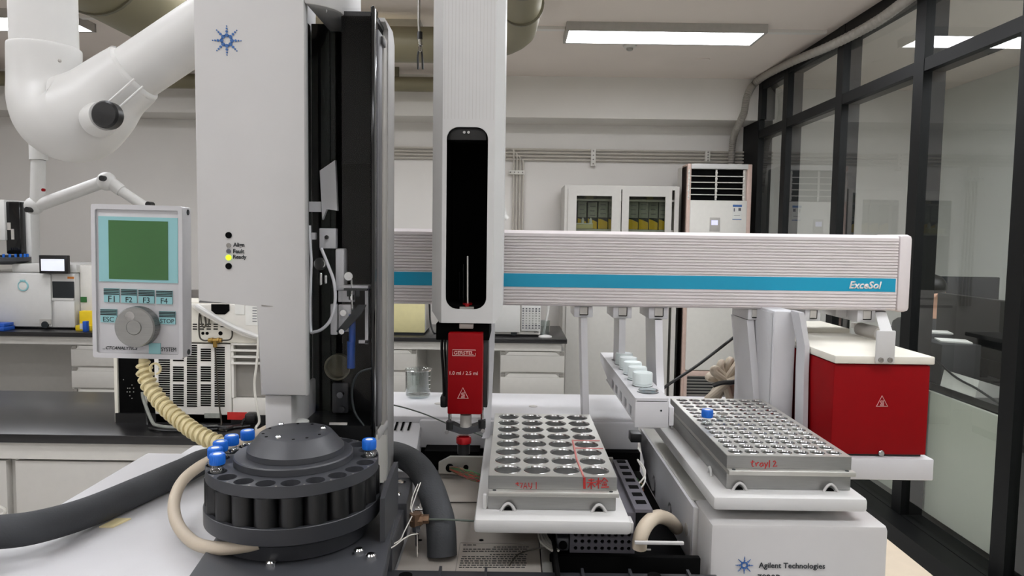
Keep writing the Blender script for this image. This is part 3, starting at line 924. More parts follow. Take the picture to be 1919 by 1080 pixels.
# ---- modern gas chromatograph at far left on the bench
Yl = 4.92
sx = lambda px, py=560: at(px, py, Yl).x
sz = lambda py, px=80: at(px, py, Yl).z
t = thing('bench_gas_chromatograph', 'white bench gas chromatograph with small touch screen, at far left', 'laboratory instrument', (sx(60), Yl + .25, zt))
MB().box(sx(-70), sx(141), Yl, Yl + 0.5, zt + 0.01, sz(512), 0.006).build('body', M['white_fume'], t)
MB().box(sx(-64), sx(136), Yl + 0.03, Yl + 0.45, zt, zt + 0.01).build('foot_frame', M['black'], t)
MB().box(sx(22), sx(143), Yl + 0.01, Yl + 0.48, sz(511), sz(495), 0.006).build('top_lid', M['white_fume'], t)
MB().box(sx(-60), sx(98), Yl - 0.016, Yl - 0.001, sz(612), sz(514), 0.004).build('oven_door', M['white_fume'], t)
MB().box(sx(103), sx(141), Yl - 0.012, Yl - 0.001, sz(613), sz(563), 0.003).build('side_door', M['white_fume'], t)
MB().box(sx(100), sx(140), Yl - 0.008, Yl - 0.001, sz(558), sz(527), 0.002).build('dark_panel', M['ink'], t)
MB().box(sx(99), sx(140), Yl - 0.014, Yl - 0.001, sz(563), sz(558.5), 0.001).build('ledge', M['white_fume'], t)
MB().box(sx(142), sx(172), Yl + 0.05, Yl + 0.5, zt + 0.005, sz(497), 0.006).build('side_cover', M['warm_white'], t)
MB().box(sx(128), sx(140), Yl - 0.003, Yl - 0.0005, sz(522), sz(518)).build('orange_strip', M['orange'], t)
MB().box(sx(77), sx(98), Yl - 0.024, Yl - 0.017, sz(607), sz(598)).build('latch', M['lamp_frame'], t)
c = at(89, 614, Yl)
MB().lathe([(0.024, 0), (0.024, 0.012)], (c.x, Yl - 0.030, sz(608)), 16, 'y').build('latch_knob', M['ink'], t)
ts = MB().box(sx(84), sx(137), Yl - 0.05, Yl - 0.02, sz(512), sz(478), 0.004).build('touch_screen', M['black'], t)
MB().box(sx(88), sx(131), Yl - 0.052, Yl - 0.0502, sz(507), sz(485)).build('lit_display', M['touch_screen'], ts)
MB().box(sx(100), sx(115), Yl - 0.02, Yl + 0.05, sz(500), sz(490)).build('screen_arm', M['warm_white'], t)
text('7890 B', 0.05, (sx(128), Yl - 0.0015, sz(612)), M['grey_ink'], t)
c = at(43, 536, Yl - 0.02)
tt = thing('round_magnet', 'round grey and teal magnet on the far left instrument door', 'magnet', (c.x, Yl - 0.02, c.z))
MB().lathe([(0.038, 0), (0.036, -0.005), (0.001, -0.005)], (c.x, Yl - 0.017, c.z), 24, 'y').build('disc', M['aqua'], tt)
MB().lathe([(0.028, -0.0052), (0.022, -0.0062), (0.001, -0.0062)], (c.x, Yl - 0.017, c.z), 24, 'y').build('pale_centre', M['paper'], tt)
MB().box(c.x - 0.018, c.x + 0.018, Yl - 0.026, Yl - 0.018, c.z + 0.026, c.z + 0.042, 0.003).build('clip', M['aqua'], tt)
gx = at(157, 562, Yl + 0.05)
tag(MB().box(gx.x - 0.02, gx.x + 0.022, Yl + 0.046, Yl + 0.0495, gx.z - 0.018, gx.z + 0.02).build('green_label', M['green']), 'green square sticker on the far left instrument side', 'sticker')
# its injector tower and carousel
t = thing('bench_injector', 'small white injector tower with black visor on the far left instrument', 'laboratory instrument', (sx(10), Yl + 0.1, sz(495)))
MB().box(sx(-30), sx(6), Yl + 0.04, Yl + 0.2, sz(452), sz(375), 0.006).box(sx(6), sx(40), Yl + 0.12, Yl + 0.22, sz(495), sz(376), 0.006).build('housing', M['white_fume'], t)
MB().box(sx(3), sx(32), Yl + 0.06, Yl + 0.119, sz(478), sz(378), 0.01).build('visor', M['black_gloss'], t)
MB().box(sx(8), sx(14), Yl + 0.052, Yl + 0.059, sz(432), sz(418)).box(sx(15), sx(20), Yl + 0.052, Yl + 0.059, sz(450), sz(430)).build('bracket', M['lamp_frame'], t)
MB().cyl((sx(3), Yl + 0.10, sz(495)), (sx(3), Yl + 0.10, sz(480)), 0.07, n=24).build('base', M['black'], t)
c = (sx(2), Yl + 0.06)
t = thing('bench_vial_carousel', 'dark round vial carousel on the far left instrument', 'vial carousel', (c[0], c[1], sz(493)))
MB().lathe([(0.09, 0), (0.15, 0.025), (0.15, 0.05), (0.001, 0.05)], (c[0], c[1], sz(497)), 32).build('ring', M['dark'], t)
for k in range(24):
    a = 2 * math.pi * k / 24
    if math.sin(a) < 0.35 and math.cos(a) > -0.6:
        p = (c[0] + 0.132 * math.cos(a), c[1] + 0.132 * math.sin(a), sz(497) + 0.051)
        tag(MB().cyl(p, (p[0], p[1], p[2] + 0.022), 0.008, n=10).build('bench_vial', M['cap_blue']), 'tiny blue capped vial in the far left carousel', 'vial', 'vials in the far left carousel')
_bv = sorted([o for o in COL.objects if o.name.startswith('bench_vial') and o.type == 'MESH' and o.get('category') == 'vial'], key=lambda o: o.location.x)
for _o, _w in zip(_bv, ('leftmost', 'second from left', 'third from left', 'fourth from left', 'fifth from left', 'sixth from left', 'seventh from left', 'eighth from left', 'ninth from left', 'tenth from left', 'eleventh from left', 'rightmost')):
    _o['label'] = 'tiny blue capped vial in the far left carousel, ' + _w
# blue tray and yellow card stand
t = thing('blue_tray', 'blue plastic tray at the left end of the far bench', 'tray', (sx(0), YN + 0.09, zt))
MB().box(sx(-40) - .02, sx(32), YN + 0.02, YN + 0.13, zt, zt + 0.028, 0.004).build('tray_body', M['blue'], t)
MB().box(sx(-40) - .02, sx(32), YN + 0.025, YN + 0.12, zt + 0.029, zt + 0.05, 0.002).build('lid', M['blue'], t)
t = thing('yellow_holder', 'yellow plastic holder on the far bench beside the handheld keypad', 'holder', (sx(162), YN + .14, zt))
MB().box(sx(149), sx(180), YN + 0.15, YN + 0.20, zt, sz(582), 0.003).build('back', M['yellow'], t)
MB().box(sx(151), sx(180), YN + 0.09, YN + 0.149, zt, sz(607), 0.003).build('front', M['yellow'], t)
MB().box(sx(160), sx(166), YN + 0.087, YN + 0.0895, zt + 0.012, zt + 0.05).build('white_label', M['paper'], t)
tag(MB().box(sx(171), sx(178), YN + 0.05, YN + 0.085, zt, zt + 0.07, 0.003).build('blue_box', M['blue']), 'small dark blue box in front of the yellow holder', 'box')

# ---- near-left black bench with the old instrument's rear panel
Yb0, Yb1 = 2.34, 2.99
tag(MB().box(-3.6, 0.3, Yb0, Yb1, zt - 0.03, zt, 0.003).build('bench_worktop', M['tabletop']), 'black worktop of the nearer bench at the left', 'worktop')
t = thing('bench_cabinet', 'cream bench cabinet front under the nearer black worktop', 'bench', (-1.6, 2.7, 0))
MB().box(-3.6, 0.25, Yb0 + 0.02, Yb0 + 0.05, zt - 0.09, zt - 0.031).build('apron', M['cream'], t)
MB().box(-3.6, 0.25, Yb0 + 0.06, Yb1 - 0.05, 0.06, zt - 0.095).build('body', M['cream'], t)
for i in range(6):
    xx = -3.55 + i * 0.63
    MB().box(xx, xx + 0.6, Yb0 + 0.03, Yb0 + 0.059, 0.08, zt - 0.10, 0.002).build('door', M['drawer'], t)
MB().box(-3.6, 0.25, Yb0 + 0.12, Yb1 - 0.1, 0.0, 0.06).build('plinth', M['handle_grey'], t)
Yi = 2.50
ix = lambda px, py=700: at(px, py, Yi).x
iz = lambda py, px=370: at(px, py, Yi).z
t = thing('old_instrument', 'cream instrument showing its slotted rear panel on the near black bench', 'laboratory instrument', (ix(400), Yi + .2, zt))
xR = -0.62
MB().box(ix(213), xR, Yi + 0.03, Yi + 0.42, zt + 0.035, iz(570), 0.006).build('body', M['cream_board'], t)
MB().box(ix(214), xR, Yi + 0.0, Yi + 0.40, zt, zt + 0.034).build('base', M['black'], t)
MB().box(ix(219), ix(268), Yi + 0.012, Yi + 0.0295, iz(794, 240), iz(600, 240)).box(ix(272), ix(288), Yi + 0.012, Yi + 0.0295, iz(794, 240), iz(600, 240)).build('black_panel', M['void'], t)
MB().box(ix(212), ix(218), Yi + 0.005, Yi + 0.0295, iz(794, 240), iz(600, 240)).box(ix(268.5), ix(271.5), Yi + 0.005, Yi + 0.0295, iz(794, 240), iz(600, 240)).build('panel_edge', M['cream_board'], t)
b = MB()
for px, py in ((231, 712), (243, 728), (247, 722), (243, 735), (238, 735), (250, 728), (250, 735), (243, 742), (247, 747), (239, 728)):
    c = at(px, py, Yi + 0.01)
    b.box(c.x - .0014, c.x + .0014, Yi + 0.0105, Yi + 0.0118, c.z - .0014, c.z + .0014)
b.build('pale_dots', M['lamp_frame'], t)
rp = MB().box(ix(289), ix(433), Yi, Yi + 0.029, iz(794), iz(645), 0.003).build('rear_panel', M['warm_white'], t)
b = MB()
for q, (c0, c1, top, bot) in enumerate(((297, 318, 650, 762), (324, 344, 655, 762), (350, 369, 648, 762), (376, 395, 655, 762), (402, 421, 652, 762))):
    py = top
    k = 0
    while py < bot:
        if not (q % 2 == 1 and (abs(py - 682) < 4 or abs(py - 718) < 4)):
            b.pbox(c0, py - 1.3, c1, py + 1.3, Yi - 0.002, Yi - 0.0003)
        py += 4.2
b.build('vent_slots', M['void'], rp)
MB().pbox(383, 775, 415, 784, Yi - 0.002, Yi - 0.0003).build('grey_label', M['box_grey'], t)
MB().pbox(426, 773, 463, 787, Yi - 0.002, Yi - 0.0003).build('red_label', M['red_label'], t)
MB().box(ix(434), xR, Yi + 0.004, Yi + 0.029, iz(794, 450), iz(747, 450), 0.003).box(ix(433.5), ix(438), Yi + 0.0, Yi + 0.029, iz(746, 450), iz(640, 450)).box(ix(505), xR, Yi, Yi + 0.029, iz(746, 450), iz(640, 450)).build('right_panel', M['warm_white'], t)
MB().box(ix(438.2), ix(504), Yi + 0.022, Yi + 0.0298, iz(746, 450), iz(634, 450)).build('duct_opening', M['handle_grey'], t)
for i in range(4):
    py = 645 + i * 12
    MB().box(ix(434), ix(505), Yi - 0.006, Yi + 0.02, iz(py + 1.8, 450), iz(py - 1.8, 450), 0.001).build('bar', M['warm_white'], t)
# upper board with sockets
ub = MB().box(ix(289), xR, Yi - 0.002, Yi + 0.028, iz(642), iz(566), 0.003).build('connector_board', M['cream_board'], t)
b = MB()
for q in range(5):
    for r in range(3):
        if q < 4 or r < 2:
            b.pbox(361 + q * 13, 607 + r * 4.5, 369 + q * 13, 609 + r * 4.5, Yi - 0.0035, Yi - 0.0021)
for px, w_ in ((380, 6), (388, 6), (413, 8)):
    b.ycyl(px, 625, Yi - 0.0035, Yi - 0.0021, w_ / 2, 12)
b.build('board_slots', M['void'], ub)
# slanted lid with cable channel and dark round port
MB().prism([(ix(362, 570), iz(569)), (xR, iz(569)), (xR, iz(632)), (ix(487, 632), iz(634)), (ix(460, 625), iz(627)), (ix(420, 605), iz(607)), (ix(385, 588), iz(589)), (ix(368, 576), iz(576))], 'y', Yi - 0.03, Yi - 0.0025, 0.004).build('slanted_cover', M['warm_white'], t)
MB().tube(spline([at(368, 573, Yi - 0.034), at(400, 592, Yi - 0.034), at(440, 614, Yi - 0.034), at(487, 632, Yi - 0.034), at(520, 640, Yi - 0.034)], 5), 0.008, 8).build('cover_edge', M['white_fume'], t)
MB().prism([(ix(405), iz(568)), (ix(438), iz(568)), (ix(438), iz(580)), (ix(430), iz(587)), (ix(413), iz(587)), (ix(405), iz(580))], 'y', Yi - 0.033, Yi - 0.0305).build('port', M['void'], t)
MB().pbox(440, 570, 458, 590, Yi - 0.0315, Yi - 0.0305).pbox(460, 573, 486, 610, Yi - 0.0315, Yi - 0.0305).build('paper_label', M['paper'], t)
b = MB()
for i in range(6):
    b.pbox(473, 577 + i * 5, 481, 578.3 + i * 5, Yi - 0.0325, Yi - 0.0317)
b.build('label_print', M['grey_ink'], t)
t2 = thing('gas_tee', 'brass tee with dark tubing on the cream instrument rear', 'pipe fitting', tuple(at(403, 640, Yi - 0.01)))
c = at(403, 638, Yi - 0.02)
MB().cyl(at(391, 638, Yi - 0.02), at(416, 638, Yi - 0.02), 0.0075, n=8).cyl(at(403, 638, Yi - 0.02), at(403, 651, Yi - 0.02), 0.0075, n=8)\
    .cyl(at(396, 638, Yi - 0.02), at(399, 638, Yi - 0.02), 0.0105, n=6).cyl(at(408, 638, Yi - 0.02), at(411, 638, Yi - 0.02), 0.0105, n=6).build('tee_body', M['brass'], t2)
MB().tube(spline([at(391, 638, Yi - 0.02), at(381, 638, Yi - 0.02), at(374, 630, Yi - 0.02), at(373, 600, Yi - 0.02), at(374, 588, Yi - 0.004)], 6), 0.0028, 6)\
    .tube(spline([at(416, 638, Yi - 0.02), at(430, 637, Yi - 0.02), at(435, 630, Yi - 0.02), at(435, 620, Yi - 0.004)], 6), 0.0028, 6)\
    .tube(spline([at(403, 650, Yi - 0.02), at(406, 700, Yi - 0.02), at(411, 760, Yi - 0.02), at(415, 795, Yi - 0.03), (ix(425), Yi - 0.08, zt + 0.004), (ix(445), Yi - 0.1, zt + 0.004)], 6), 0.0028, 6)\
    .tube(spline([at(376, 590, Yi - 0.01), at(378, 608, Yi - 0.02), at(383, 614, Yi - 0.02), at(386, 605, Yi - 0.02), at(384, 593, Yi - 0.004)], 6), 0.0024, 6)\
    .tube(spline([at(384, 595, Yi - 0.01), at(387, 612, Yi - 0.022), at(391, 608, Yi - 0.02), at(392, 596, Yi - 0.004)], 6), 0.0024, 6).build('dark_tubing', M['wire_dark'], t2)
t2 = thing('power_plug', 'black power plug in the cream instrument beside its red label', 'power plug', tuple(at(474, 780, Yi - 0.02)))
MB().box(ix(464), ix(484), Yi - 0.04, Yi - 0.0005, iz(788, 470), iz(771, 470), 0.008).build('plug_body', M['black'], t2)
MB().tube(spline([at(464, 783, Yi - 0.02), at(457, 788, Yi - 0.025), at(452, 797, Yi - 0.03), (ix(449), Yi - 0.06, zt + 0.006), (ix(440), Yi - 0.10, zt + 0.006)], 5), 0.0055, 8).build('cord', M['black'], t2)
tag(MB().tube(spline([at(484, 632, Yi - 0.045), at(483, 660, Yi - 0.045), at(480, 690, Yi - 0.045), at(477, 715, Yi - 0.045), at(478, 740, Yi - 0.045), at(482, 765, Yi - 0.05), at(486, 790, Yi - 0.05), (ix(490), Yi - 0.06, zt + 0.006), (ix(500), Yi - 0.1, zt + 0.005)], 5), 0.0045, 8).build('white_tube', M['wire_white']),
    'thin white tube hanging down the cream instrument front', 'tube')
tag(MB().tube(spline([at(267, 735, Yi - 0.012), at(270, 752, Yi - 0.015), at(285, 790, Yi - 0.03), (ix(310), Yi - 0.06, zt + 0.008), (ix(350), Yi - 0.08, zt + 0.008), (ix(420), Yi - 0.06, zt + 0.008)], 6), 0.006, 8).build('grey_cable', M['box_grey']),
    'grey cable curving from the instrument onto the near black bench', 'cable')
tag(MB().tube(spline([at(273, 760, Yi - 0.008), at(277, 800, Yi - 0.02), (ix(305), Yi - 0.09, zt + 0.006), (ix(340), Yi - 0.115, zt + 0.006), (ix(400), Yi - 0.10, zt + 0.006), (ix(440), Yi - 0.07, zt + 0.006)], 6), 0.005, 8).build('black_cable', M['black']),
    'black cable lying on the near black bench under the ribbed hose', 'cable')
t2 = thing('cable_bundle', 'tangled black cables with a clear plug on the near black bench', 'cables', (ix(390), Yi - 0.06, zt))
random.seed(3)
b = MB()
for k in range(6):
    xa = ix(330 + k * 12)
    b.tube(spline([(xa, Yi - 0.03 - 0.01 * k, zt + 0.006), (xa + 0.05, Yi - 0.07 - 0.008 * (k % 3), zt + 0.012 + 0.003 * (k % 2)), (xa + 0.11, Yi - 0.05 - 0.01 * (k % 4), zt + 0.006), (xa + 0.16, Yi - 0.10 + 0.012 * k, zt + 0.006)], 5), 0.004, 6)
b.build('cables', M['black'], t2)
MB().box(ix(362), ix(369), Yi - 0.115, Yi - 0.10, zt + 0.001, zt + 0.02, 0.002).build('clear_plug', M['lamp_frame'], t2)
c = at(8, 958, Yb0 + 0.1)
tag(MB().tube(spline([(at(-120, 800, 2.3).x, 2.40, zt + 0.005), (at(-110, 840, 2.3).x, 2.335, zt + 0.003), at(-90, 880, 2.27), at(-50, 935, 2.25), at(-14, 948, 2.25), at(0, 950, 2.25), at(9, 955, 2.25), at(8, 962, 2.25), at(-4, 966, 2.25), at(-16, 965, 2.25), at(-80, 955, 2.25), at(-150, 900, 2.27), (at(-170, 840, 2.3).x, 2.335, zt + 0.003), (at(-180, 800, 2.3).x, 2.40, zt + 0.005)], 5), 0.005, 8).build('white_loop_cable', M['wire_white']),
    'white cable loop hanging over the front edge of the nearer black bench', 'cable')

# ---- fume extraction arm, small, far
Yq = 3.75
t = thing('fume_extractor', 'slim white fume extraction arm far behind the handheld keypad', 'fume extraction arm', (at(72, 280, Yq).x, Yq, ZC))
tp = at(72, 280, Yq)
MB().cyl((tp.x, Yq, ZC), (tp.x, Yq, at(72, 300, Yq).z), 0.042, n=20).build('upper_tube', M['white_fume'], t)
MB().cyl(at(72, 300, Yq), at(70, 386, Yq), 0.034, n=20).build('lower_tube', M['white_fume'], t)
MB().sphere(at(64, 386, Yq), 0.046, 18).build('elbow', M['white_fume'], t)
MB().cyl(at(56, 391, Yq), at(196, 340, Yq), 0.032, n=20).build('boom', M['white_fume'], t)
MB().sphere(at(200, 340, Yq), 0.048, 18).build('joint', M['white_fume'], t)
MB().cyl(at(204, 340, Yq), at(228, 358, Yq), 0.033, 0.031, n=18).cyl(at(226, 357, Yq), at(290, 400, Yq), 0.026, n=18).build('end_tube', M['white_fume'], t)
for px, py in ((50, 393), (190, 334), (277, 383)):
    MB().ycyl(px, py, Yq - 0.065, Yq - 0.02, 5.2, 16).build('knob', M['black'], t)
MB().ycyl(80, 356, Yq - 0.04, Yq - 0.028, 3.0, 10).build('red_dot', M['red'], t)
tag(MB().tube(spline([(at(900, 100, 5.2).x, 5.2, ZC), at(905, 200, 5.2), at(922, 330, 5.2), at(938, 380, 5.2), at(944, 398, 5.2), at(949, 408, 5.2)], 6), [0.034 - 0.0005 * i for i in range(31)], 12).cyl(at(946, 404, 5.15), at(951, 411, 5.15), 0.018, n=12).build('fume_nozzle', M['white_fume']),
    'white fume nozzle end peeking out right of the syringe arm', 'fume nozzle')
# ================================================================== FRONT: BENCH AND GAS CHROMATOGRAPH
DL = 0.278                    # drop of the white lid plate
xb = onz(1751, 1080, 0.67).x
tag(MB().box(-0.42, xb, 0.15, 2.05, H - 0.70, H - 0.67, 0.003).build('bench_worktop', M['bench_beige']), 'beige benchtop at the lower right, under the front instrument', 'worktop')
t = thing('lab_bench', 'bench cabinet under the beige benchtop', 'bench', (-0.2, 1.1, 0))
MB().box(-0.40, xb - 0.05, 0.2, 2.0, 0.08, H - 0.701).build('cabinet', M['cream'], t)
MB().box(-0.36, xb - 0.1, 0.26, 1.95, 0.0, 0.08).build('plinth', M['handle_grey'], t)

zl = H - DL
XL = onz(275, 848, DL).x
YLb = onz(275, 848, DL).y
X0 = 0.1813                    # inner face of the right electronics rail
XRr = onz(1675, 995, 0.262).x
gc = thing('gas_chromatograph', 'white gas chromatograph with open top bay carrying the sampler, at front', 'laboratory instrument', (-0.05, 0.7, H - 0.67))
MB().box(XL + 0.004, -0.16, 0.36, 1.02, H - 0.668, zl - 0.026, 0.004).build('left_body', M['white_metal'], gc)
MB().box(-0.16, XRr - 0.004, 0.40, 1.10, H - 0.668, H - 0.33, 0.004).build('body', M['white_metal'], gc)
xl1 = -0.225
MB().box(XL, xl1, 0.33, YLb, zl - 0.024, zl, 0.004).build('lid_plate', M['white_metal'], gc)
MB().prism([tuple(onz(186, 990, DL)[:2]), tuple(onz(212, 990, DL)[:2]), tuple(onz(246, 974, DL)[:2]), tuple(onz(218, 974, DL)[:2])], 'z', zl + 0.0002, zl + 0.0015).build('tape_strip', M['cream_wrap'], gc)
# dark base plate below the carousel
DB = 0.262
bp = [onz(x, y, DB) for x, y in ((318, 1130), (418, 985), (560, 900), (737, 900), (742, 952), (712, 1130))]
MB().prism([(p.x, p.y) for p in bp], 'z', H - DB - 0.014, H - DB, 0.002).build('base_plate', M['dark'], gc)
for px, py in ((508, 1060), (695, 1047), (672, 1037)):
    b = MB()
    p = onz(px, py, DB)
    b.lathe([(0.0042, 0), (0.0042, 0.003), (0.003, 0.0042), (0.001, 0.0042)], (p.x, p.y, H - DB), 14)
    b.build('plate_screw', M['chrome'], gc)
# inner bay floor: worn sheet metal with printed note
DM = 0.302
def mz(px, py, d=DM):
    return onz(px, py, d)
xm0, xm1 = mz(745, 1062).x, mz(1012, 1040).x
ym0, ym1 = 0.44, mz(880, 885).y
MB().box(xm0, xm1, ym0, ym1, H - DM - 0.012, H - DM, 0.001).build('bay_floor', M['plate'], gc)
b = MB()
for px, py in ((904, 995), (902, 1013), (787, 1013), (822, 905)):
    p = mz(px, py)
    b.cyl((p.x, p.y, H - DM - 0.001), (p.x, p.y, H - DM + 0.0004), 0.0022, n=12)
b.build('floor_holes', M['void'], gc)
# upside-down printed note: rows of illegible fine print
b = MB()
rows = [(1022, 868, 893), (1026, 925, 991), (1030, 868, 990), (1034, 867, 989), (1040, 918, 989), (1044, 866, 988), (1048, 864, 988), (1052, 863, 987), (1056, 862, 987), (1060, 861, 986), (1064, 860, 985)]
random.seed(11)
for py, a, c in rows:
    x = a
    while x < c - 2:
        wd = random.uniform(3, 9)
        p, q = mz(x, py), mz(min(x + wd, c), py)
        b.box(p.x, q.x, p.y - 0.0006, p.y + 0.0006, H - DM + 0.0001, H - DM + 0.0004)
        x += wd + random.uniform(1.2, 2.6)
b.build('printed_note', M['ink'], gc)
p, q = mz(863, 1018), mz(992, 1018)
MB().box(p.x - 0.0005, p.x + 0.0002, 0.46, p.y, H - DM + 0.0001, H - DM + 0.0004).box(p.x, q.x, p.y - 0.0004, p.y, H - DM + 0.0001, H - DM + 0.0004).build('note_outline', M['handle_grey'], gc)
# shallow silver strip right of the floor, with wires
xs0, xs1 = mz(997, 1040).x, mz(1032, 1040).x
MB().box(xm1 + 0.001, xs1, ym0, 0.70, H - DM - 0.012, H - DM + 0.003, 0.001).build('insulation_strip', M['alu_top'], gc)
b = MB()
for k in range(4):
    b.tube(spline([mz(1008 + 3 * k, 985) + Vector((0, 0, .008)), mz(1009 + 4 * k, 1010) + Vector((0, 0, .007)), mz(1014 + 6 * k, 1032) + Vector((0, 0, .008)), mz(1034 + 4 * k, 1056) + Vector((0, 0, .012))], 6), 0.0012, 6)
b.build('strip_wires', M['wire_white'], gc)
MB().tube(spline([mz(1028, 1042) + Vector((0, 0, .008)), mz(1000, 1041) + Vector((0, 0, .006)), mz(970, 1048) + Vector((0, 0, .004)), mz(955, 1066) + Vector((0, 0, .003))], 6), 0.0007, 6).build('loose_wire', M['wire_dark'], gc)
# black trough at the right with perforated box
MB().box(xs1 + 0.001, X0 - 0.002, 0.40, 1.02, H - 0.325, H - 0.318).build('dark_trough', M['void'], gc)
MB().box(-0.17, X0 - 0.002, 1.0, 1.012, H - 0.33, H - 0.272).build('dark_back', M['void'], gc)
MB().box(xs1 + 0.001, xs1 + 0.004, 0.44, 0.70, H - 0.318, H - 0.285).build('trough_side', M['void'], gc)
# front black strip with ribs
zf = H - DM + 0.004
fb = MB()
pf0, pf1 = onz(735, 1067, DM - 0.006), onz(1330, 1067, DM - 0.006)
fb.box(pf0.x - 0.004, X0 + 0.004, 0.40, pf0.y, H - DM - 0.02, H - DM + 0.005)
fb = fb.build('front_strip', M['dark2'], gc)
b = MB()
for px in (826, 911, 1090, 1178, 1285):
    p = onz(px, 1067, DM - 0.006)
    b.box(p.x - 0.0012, p.x + 0.0012, 0.40, pf0.y + 0.002, H - DM + 0.0045, H - DM + 0.0085)
b.build('rib', M['dark2'], fb)
b = MB()
for px in (760, 1226):
    p = onz(px, 1078, DM - 0.006)
    b.cyl((p.x, p.y, H - DM + 0.0046), (p.x, p.y, H - DM + 0.006), 0.006, n=18)
b.build('strip_holes', M['void'], fb)
# perforated box
Yp = 0.66
px0, px1, pz0, pz1 = rect(1068, 984, 1190, 1037, Yp)
pb = MB()
holes = []
for r in range(5):
    for c in range(9):
        x = px0 + 0.0055 + c * (px1 - px0 - 0.011) / 8
        z = pz0 + 0.0045 + r * 0.0066
        holes.append(circle(x, z, 0.0019, 10))
pb.holed([(px0, pz0), (px1, pz0), (px1, pz1 + 0.012), (px0, pz1 + 0.012)], holes, 'y', Yp, 0.15, hdepth=0.002, floor=False)
MB().box(px0 + 0.001, px1 - 0.001, Yp + 0.004, Yp + 0.149, pz0 + 0.001, pz1 + 0.011).build('box_interior', M['void'], gc)
pb.build('perforated_box', M['violet_dark'], gc, smooth=False)
MB().box(px1 - 0.001, px1 + 0.0155, Yp - 0.002, Yp + 0.15, pz1 + 0.013, pz1 + 0.016).build('vent_cover', M['violet_dark'], gc)
b = MB()
for k in range(7):
    y = Yp + 0.012 + k * 0.021
    b.box(px1 + 0.003, px1 + 0.0125, y, y + 0.009, pz1 + 0.0161, pz1 + 0.0166)
b.build('cover_slots', M['void'], gc)
x0, x1, z0, z1 = rect(1043, 1006, 1066, 1030, Yp)
MB().box(x0, x1, Yp - 0.004, Yp + 0.02, z0, z1, 0.002).build('grey_connector', M['dark'], gc)
MB().cyl(((x0 + x1) / 2, Yp - 0.006, (z0 + z1) / 2), ((x0 + x1) / 2, Yp, (z0 + z1) / 2), 0.004, n=12).build('connector_hole', M['void'], gc)
x0, x1, z0, z1 = rect(1190, 1016.5, 1282, 1022, 0.628)
MB().box(x0, x1, 0.628, 0.6315, z0, z1, 0.0005).build('white_bar', M['white'], gc)
x0, x1, z0, z1 = rect(1030, 1043, 1310, 1066, 0.65)
MB().box(x0, X0 - 0.003, 0.648, 0.655, H - 0.318, z1, 0.001).build('black_crossbar', M['void'], gc)
x0, x1, z0, z1 = rect(1200, 1030, 1220, 1032, 0.66)
MB().box(x0, x1, 0.66, 0.6615, z0, z1).build('pale_mark', M['lamp_frame'], gc)
MB().tube(spline([at(1198, 1028, 0.64), at(1201, 1005, 0.64), at(1213, 982, 0.65), at(1232, 969, 0.67), at(1254, 975, 0.70), at(1268, 990, 0.735)], 8), 0.0068, 14).build('beige_hose', M['beige_hose'], gc)
# rear cover (white, with slots) behind the bay
DR = 0.236
zr = H - DR
yr0, yr1 = 0.935, 1.085
xr0 = at(733, 790, 0.95).x - 0.05
xr1 = at(1192, 790, 0.95).x
MB().box(xr0, xr1, yr0, yr1, zr - 0.042, zr, 0.004).build('rear_cover', M['white_metal'], gc)
x0, x1, z0, z1 = rect(786, 790, 1192, 842, yr0 - 0.004)
MB().box(x0, xr1, yr0 - 0.006, yr0 + 0.02, z0, z1, 0.003).build('rear_cover_front', M['white_metal'], gc)
a = at(700, 776, 0.90)
sl = MB().prism([(0.86, zr - 0.050), (yr0 + 0.01, zr - 0.004), (yr0 + 0.01, zr - 0.042), (0.86, zr - 0.085)], 'x', a.x - 0.02, at(783, 800, 0.90).x, 0.002).build('slotted_cover', M['white_metal'], gc)
b = MB()
for k, px in enumerate((738, 750, 763)):
    s = []
    for u, v in ((0, 28), (3.6, 28), (13, 1), (8, 1)):
        p = at(px + u, 779 + v, 0.91)
        # lay the slot on the sloping face
        d = p - Vector((0, 0, H))
        nrm = Vector((0, -0.046, 0.085)).normalized()
        o = Vector((0, 0.86, zr - 0.050))
        tt = (o - Vector((0, 0, H))).dot(Vector((0, -0.046, 0.085 - 0.0))) / d.dot(Vector((0, -0.046, 0.085)))
        s.append(Vector((0, 0, H)) + d * tt * 0.999)
    b.loft([[p for p in s], [p + Vector((0, -0.0003, 0.0006)) for p in s]])
b.build('cover_slots', M['void'], gc)
x0, x1, z0, z1 = rect(760, 862, 776, 795, 0.92)
MB().box(at(778, 830, .925).x, at(787, 830, .925).x, 0.925, 0.934, H - 0.32, zr - 0.043).build('dark_gap', M['void'], gc)
tp = at(848, 765, 1.0)
b = MB()
for px, py in ((999, 762), (822, 757)):
    p = onz(px, py, DR)
    b.lathe([(0.006, 0), (0.006, 0.0006), (0.003, 0.0012), (0.001, 0.0012)], (p.x, p.y, zr), 16)
b.build('cover_screws', M['lamp_frame'], gc)
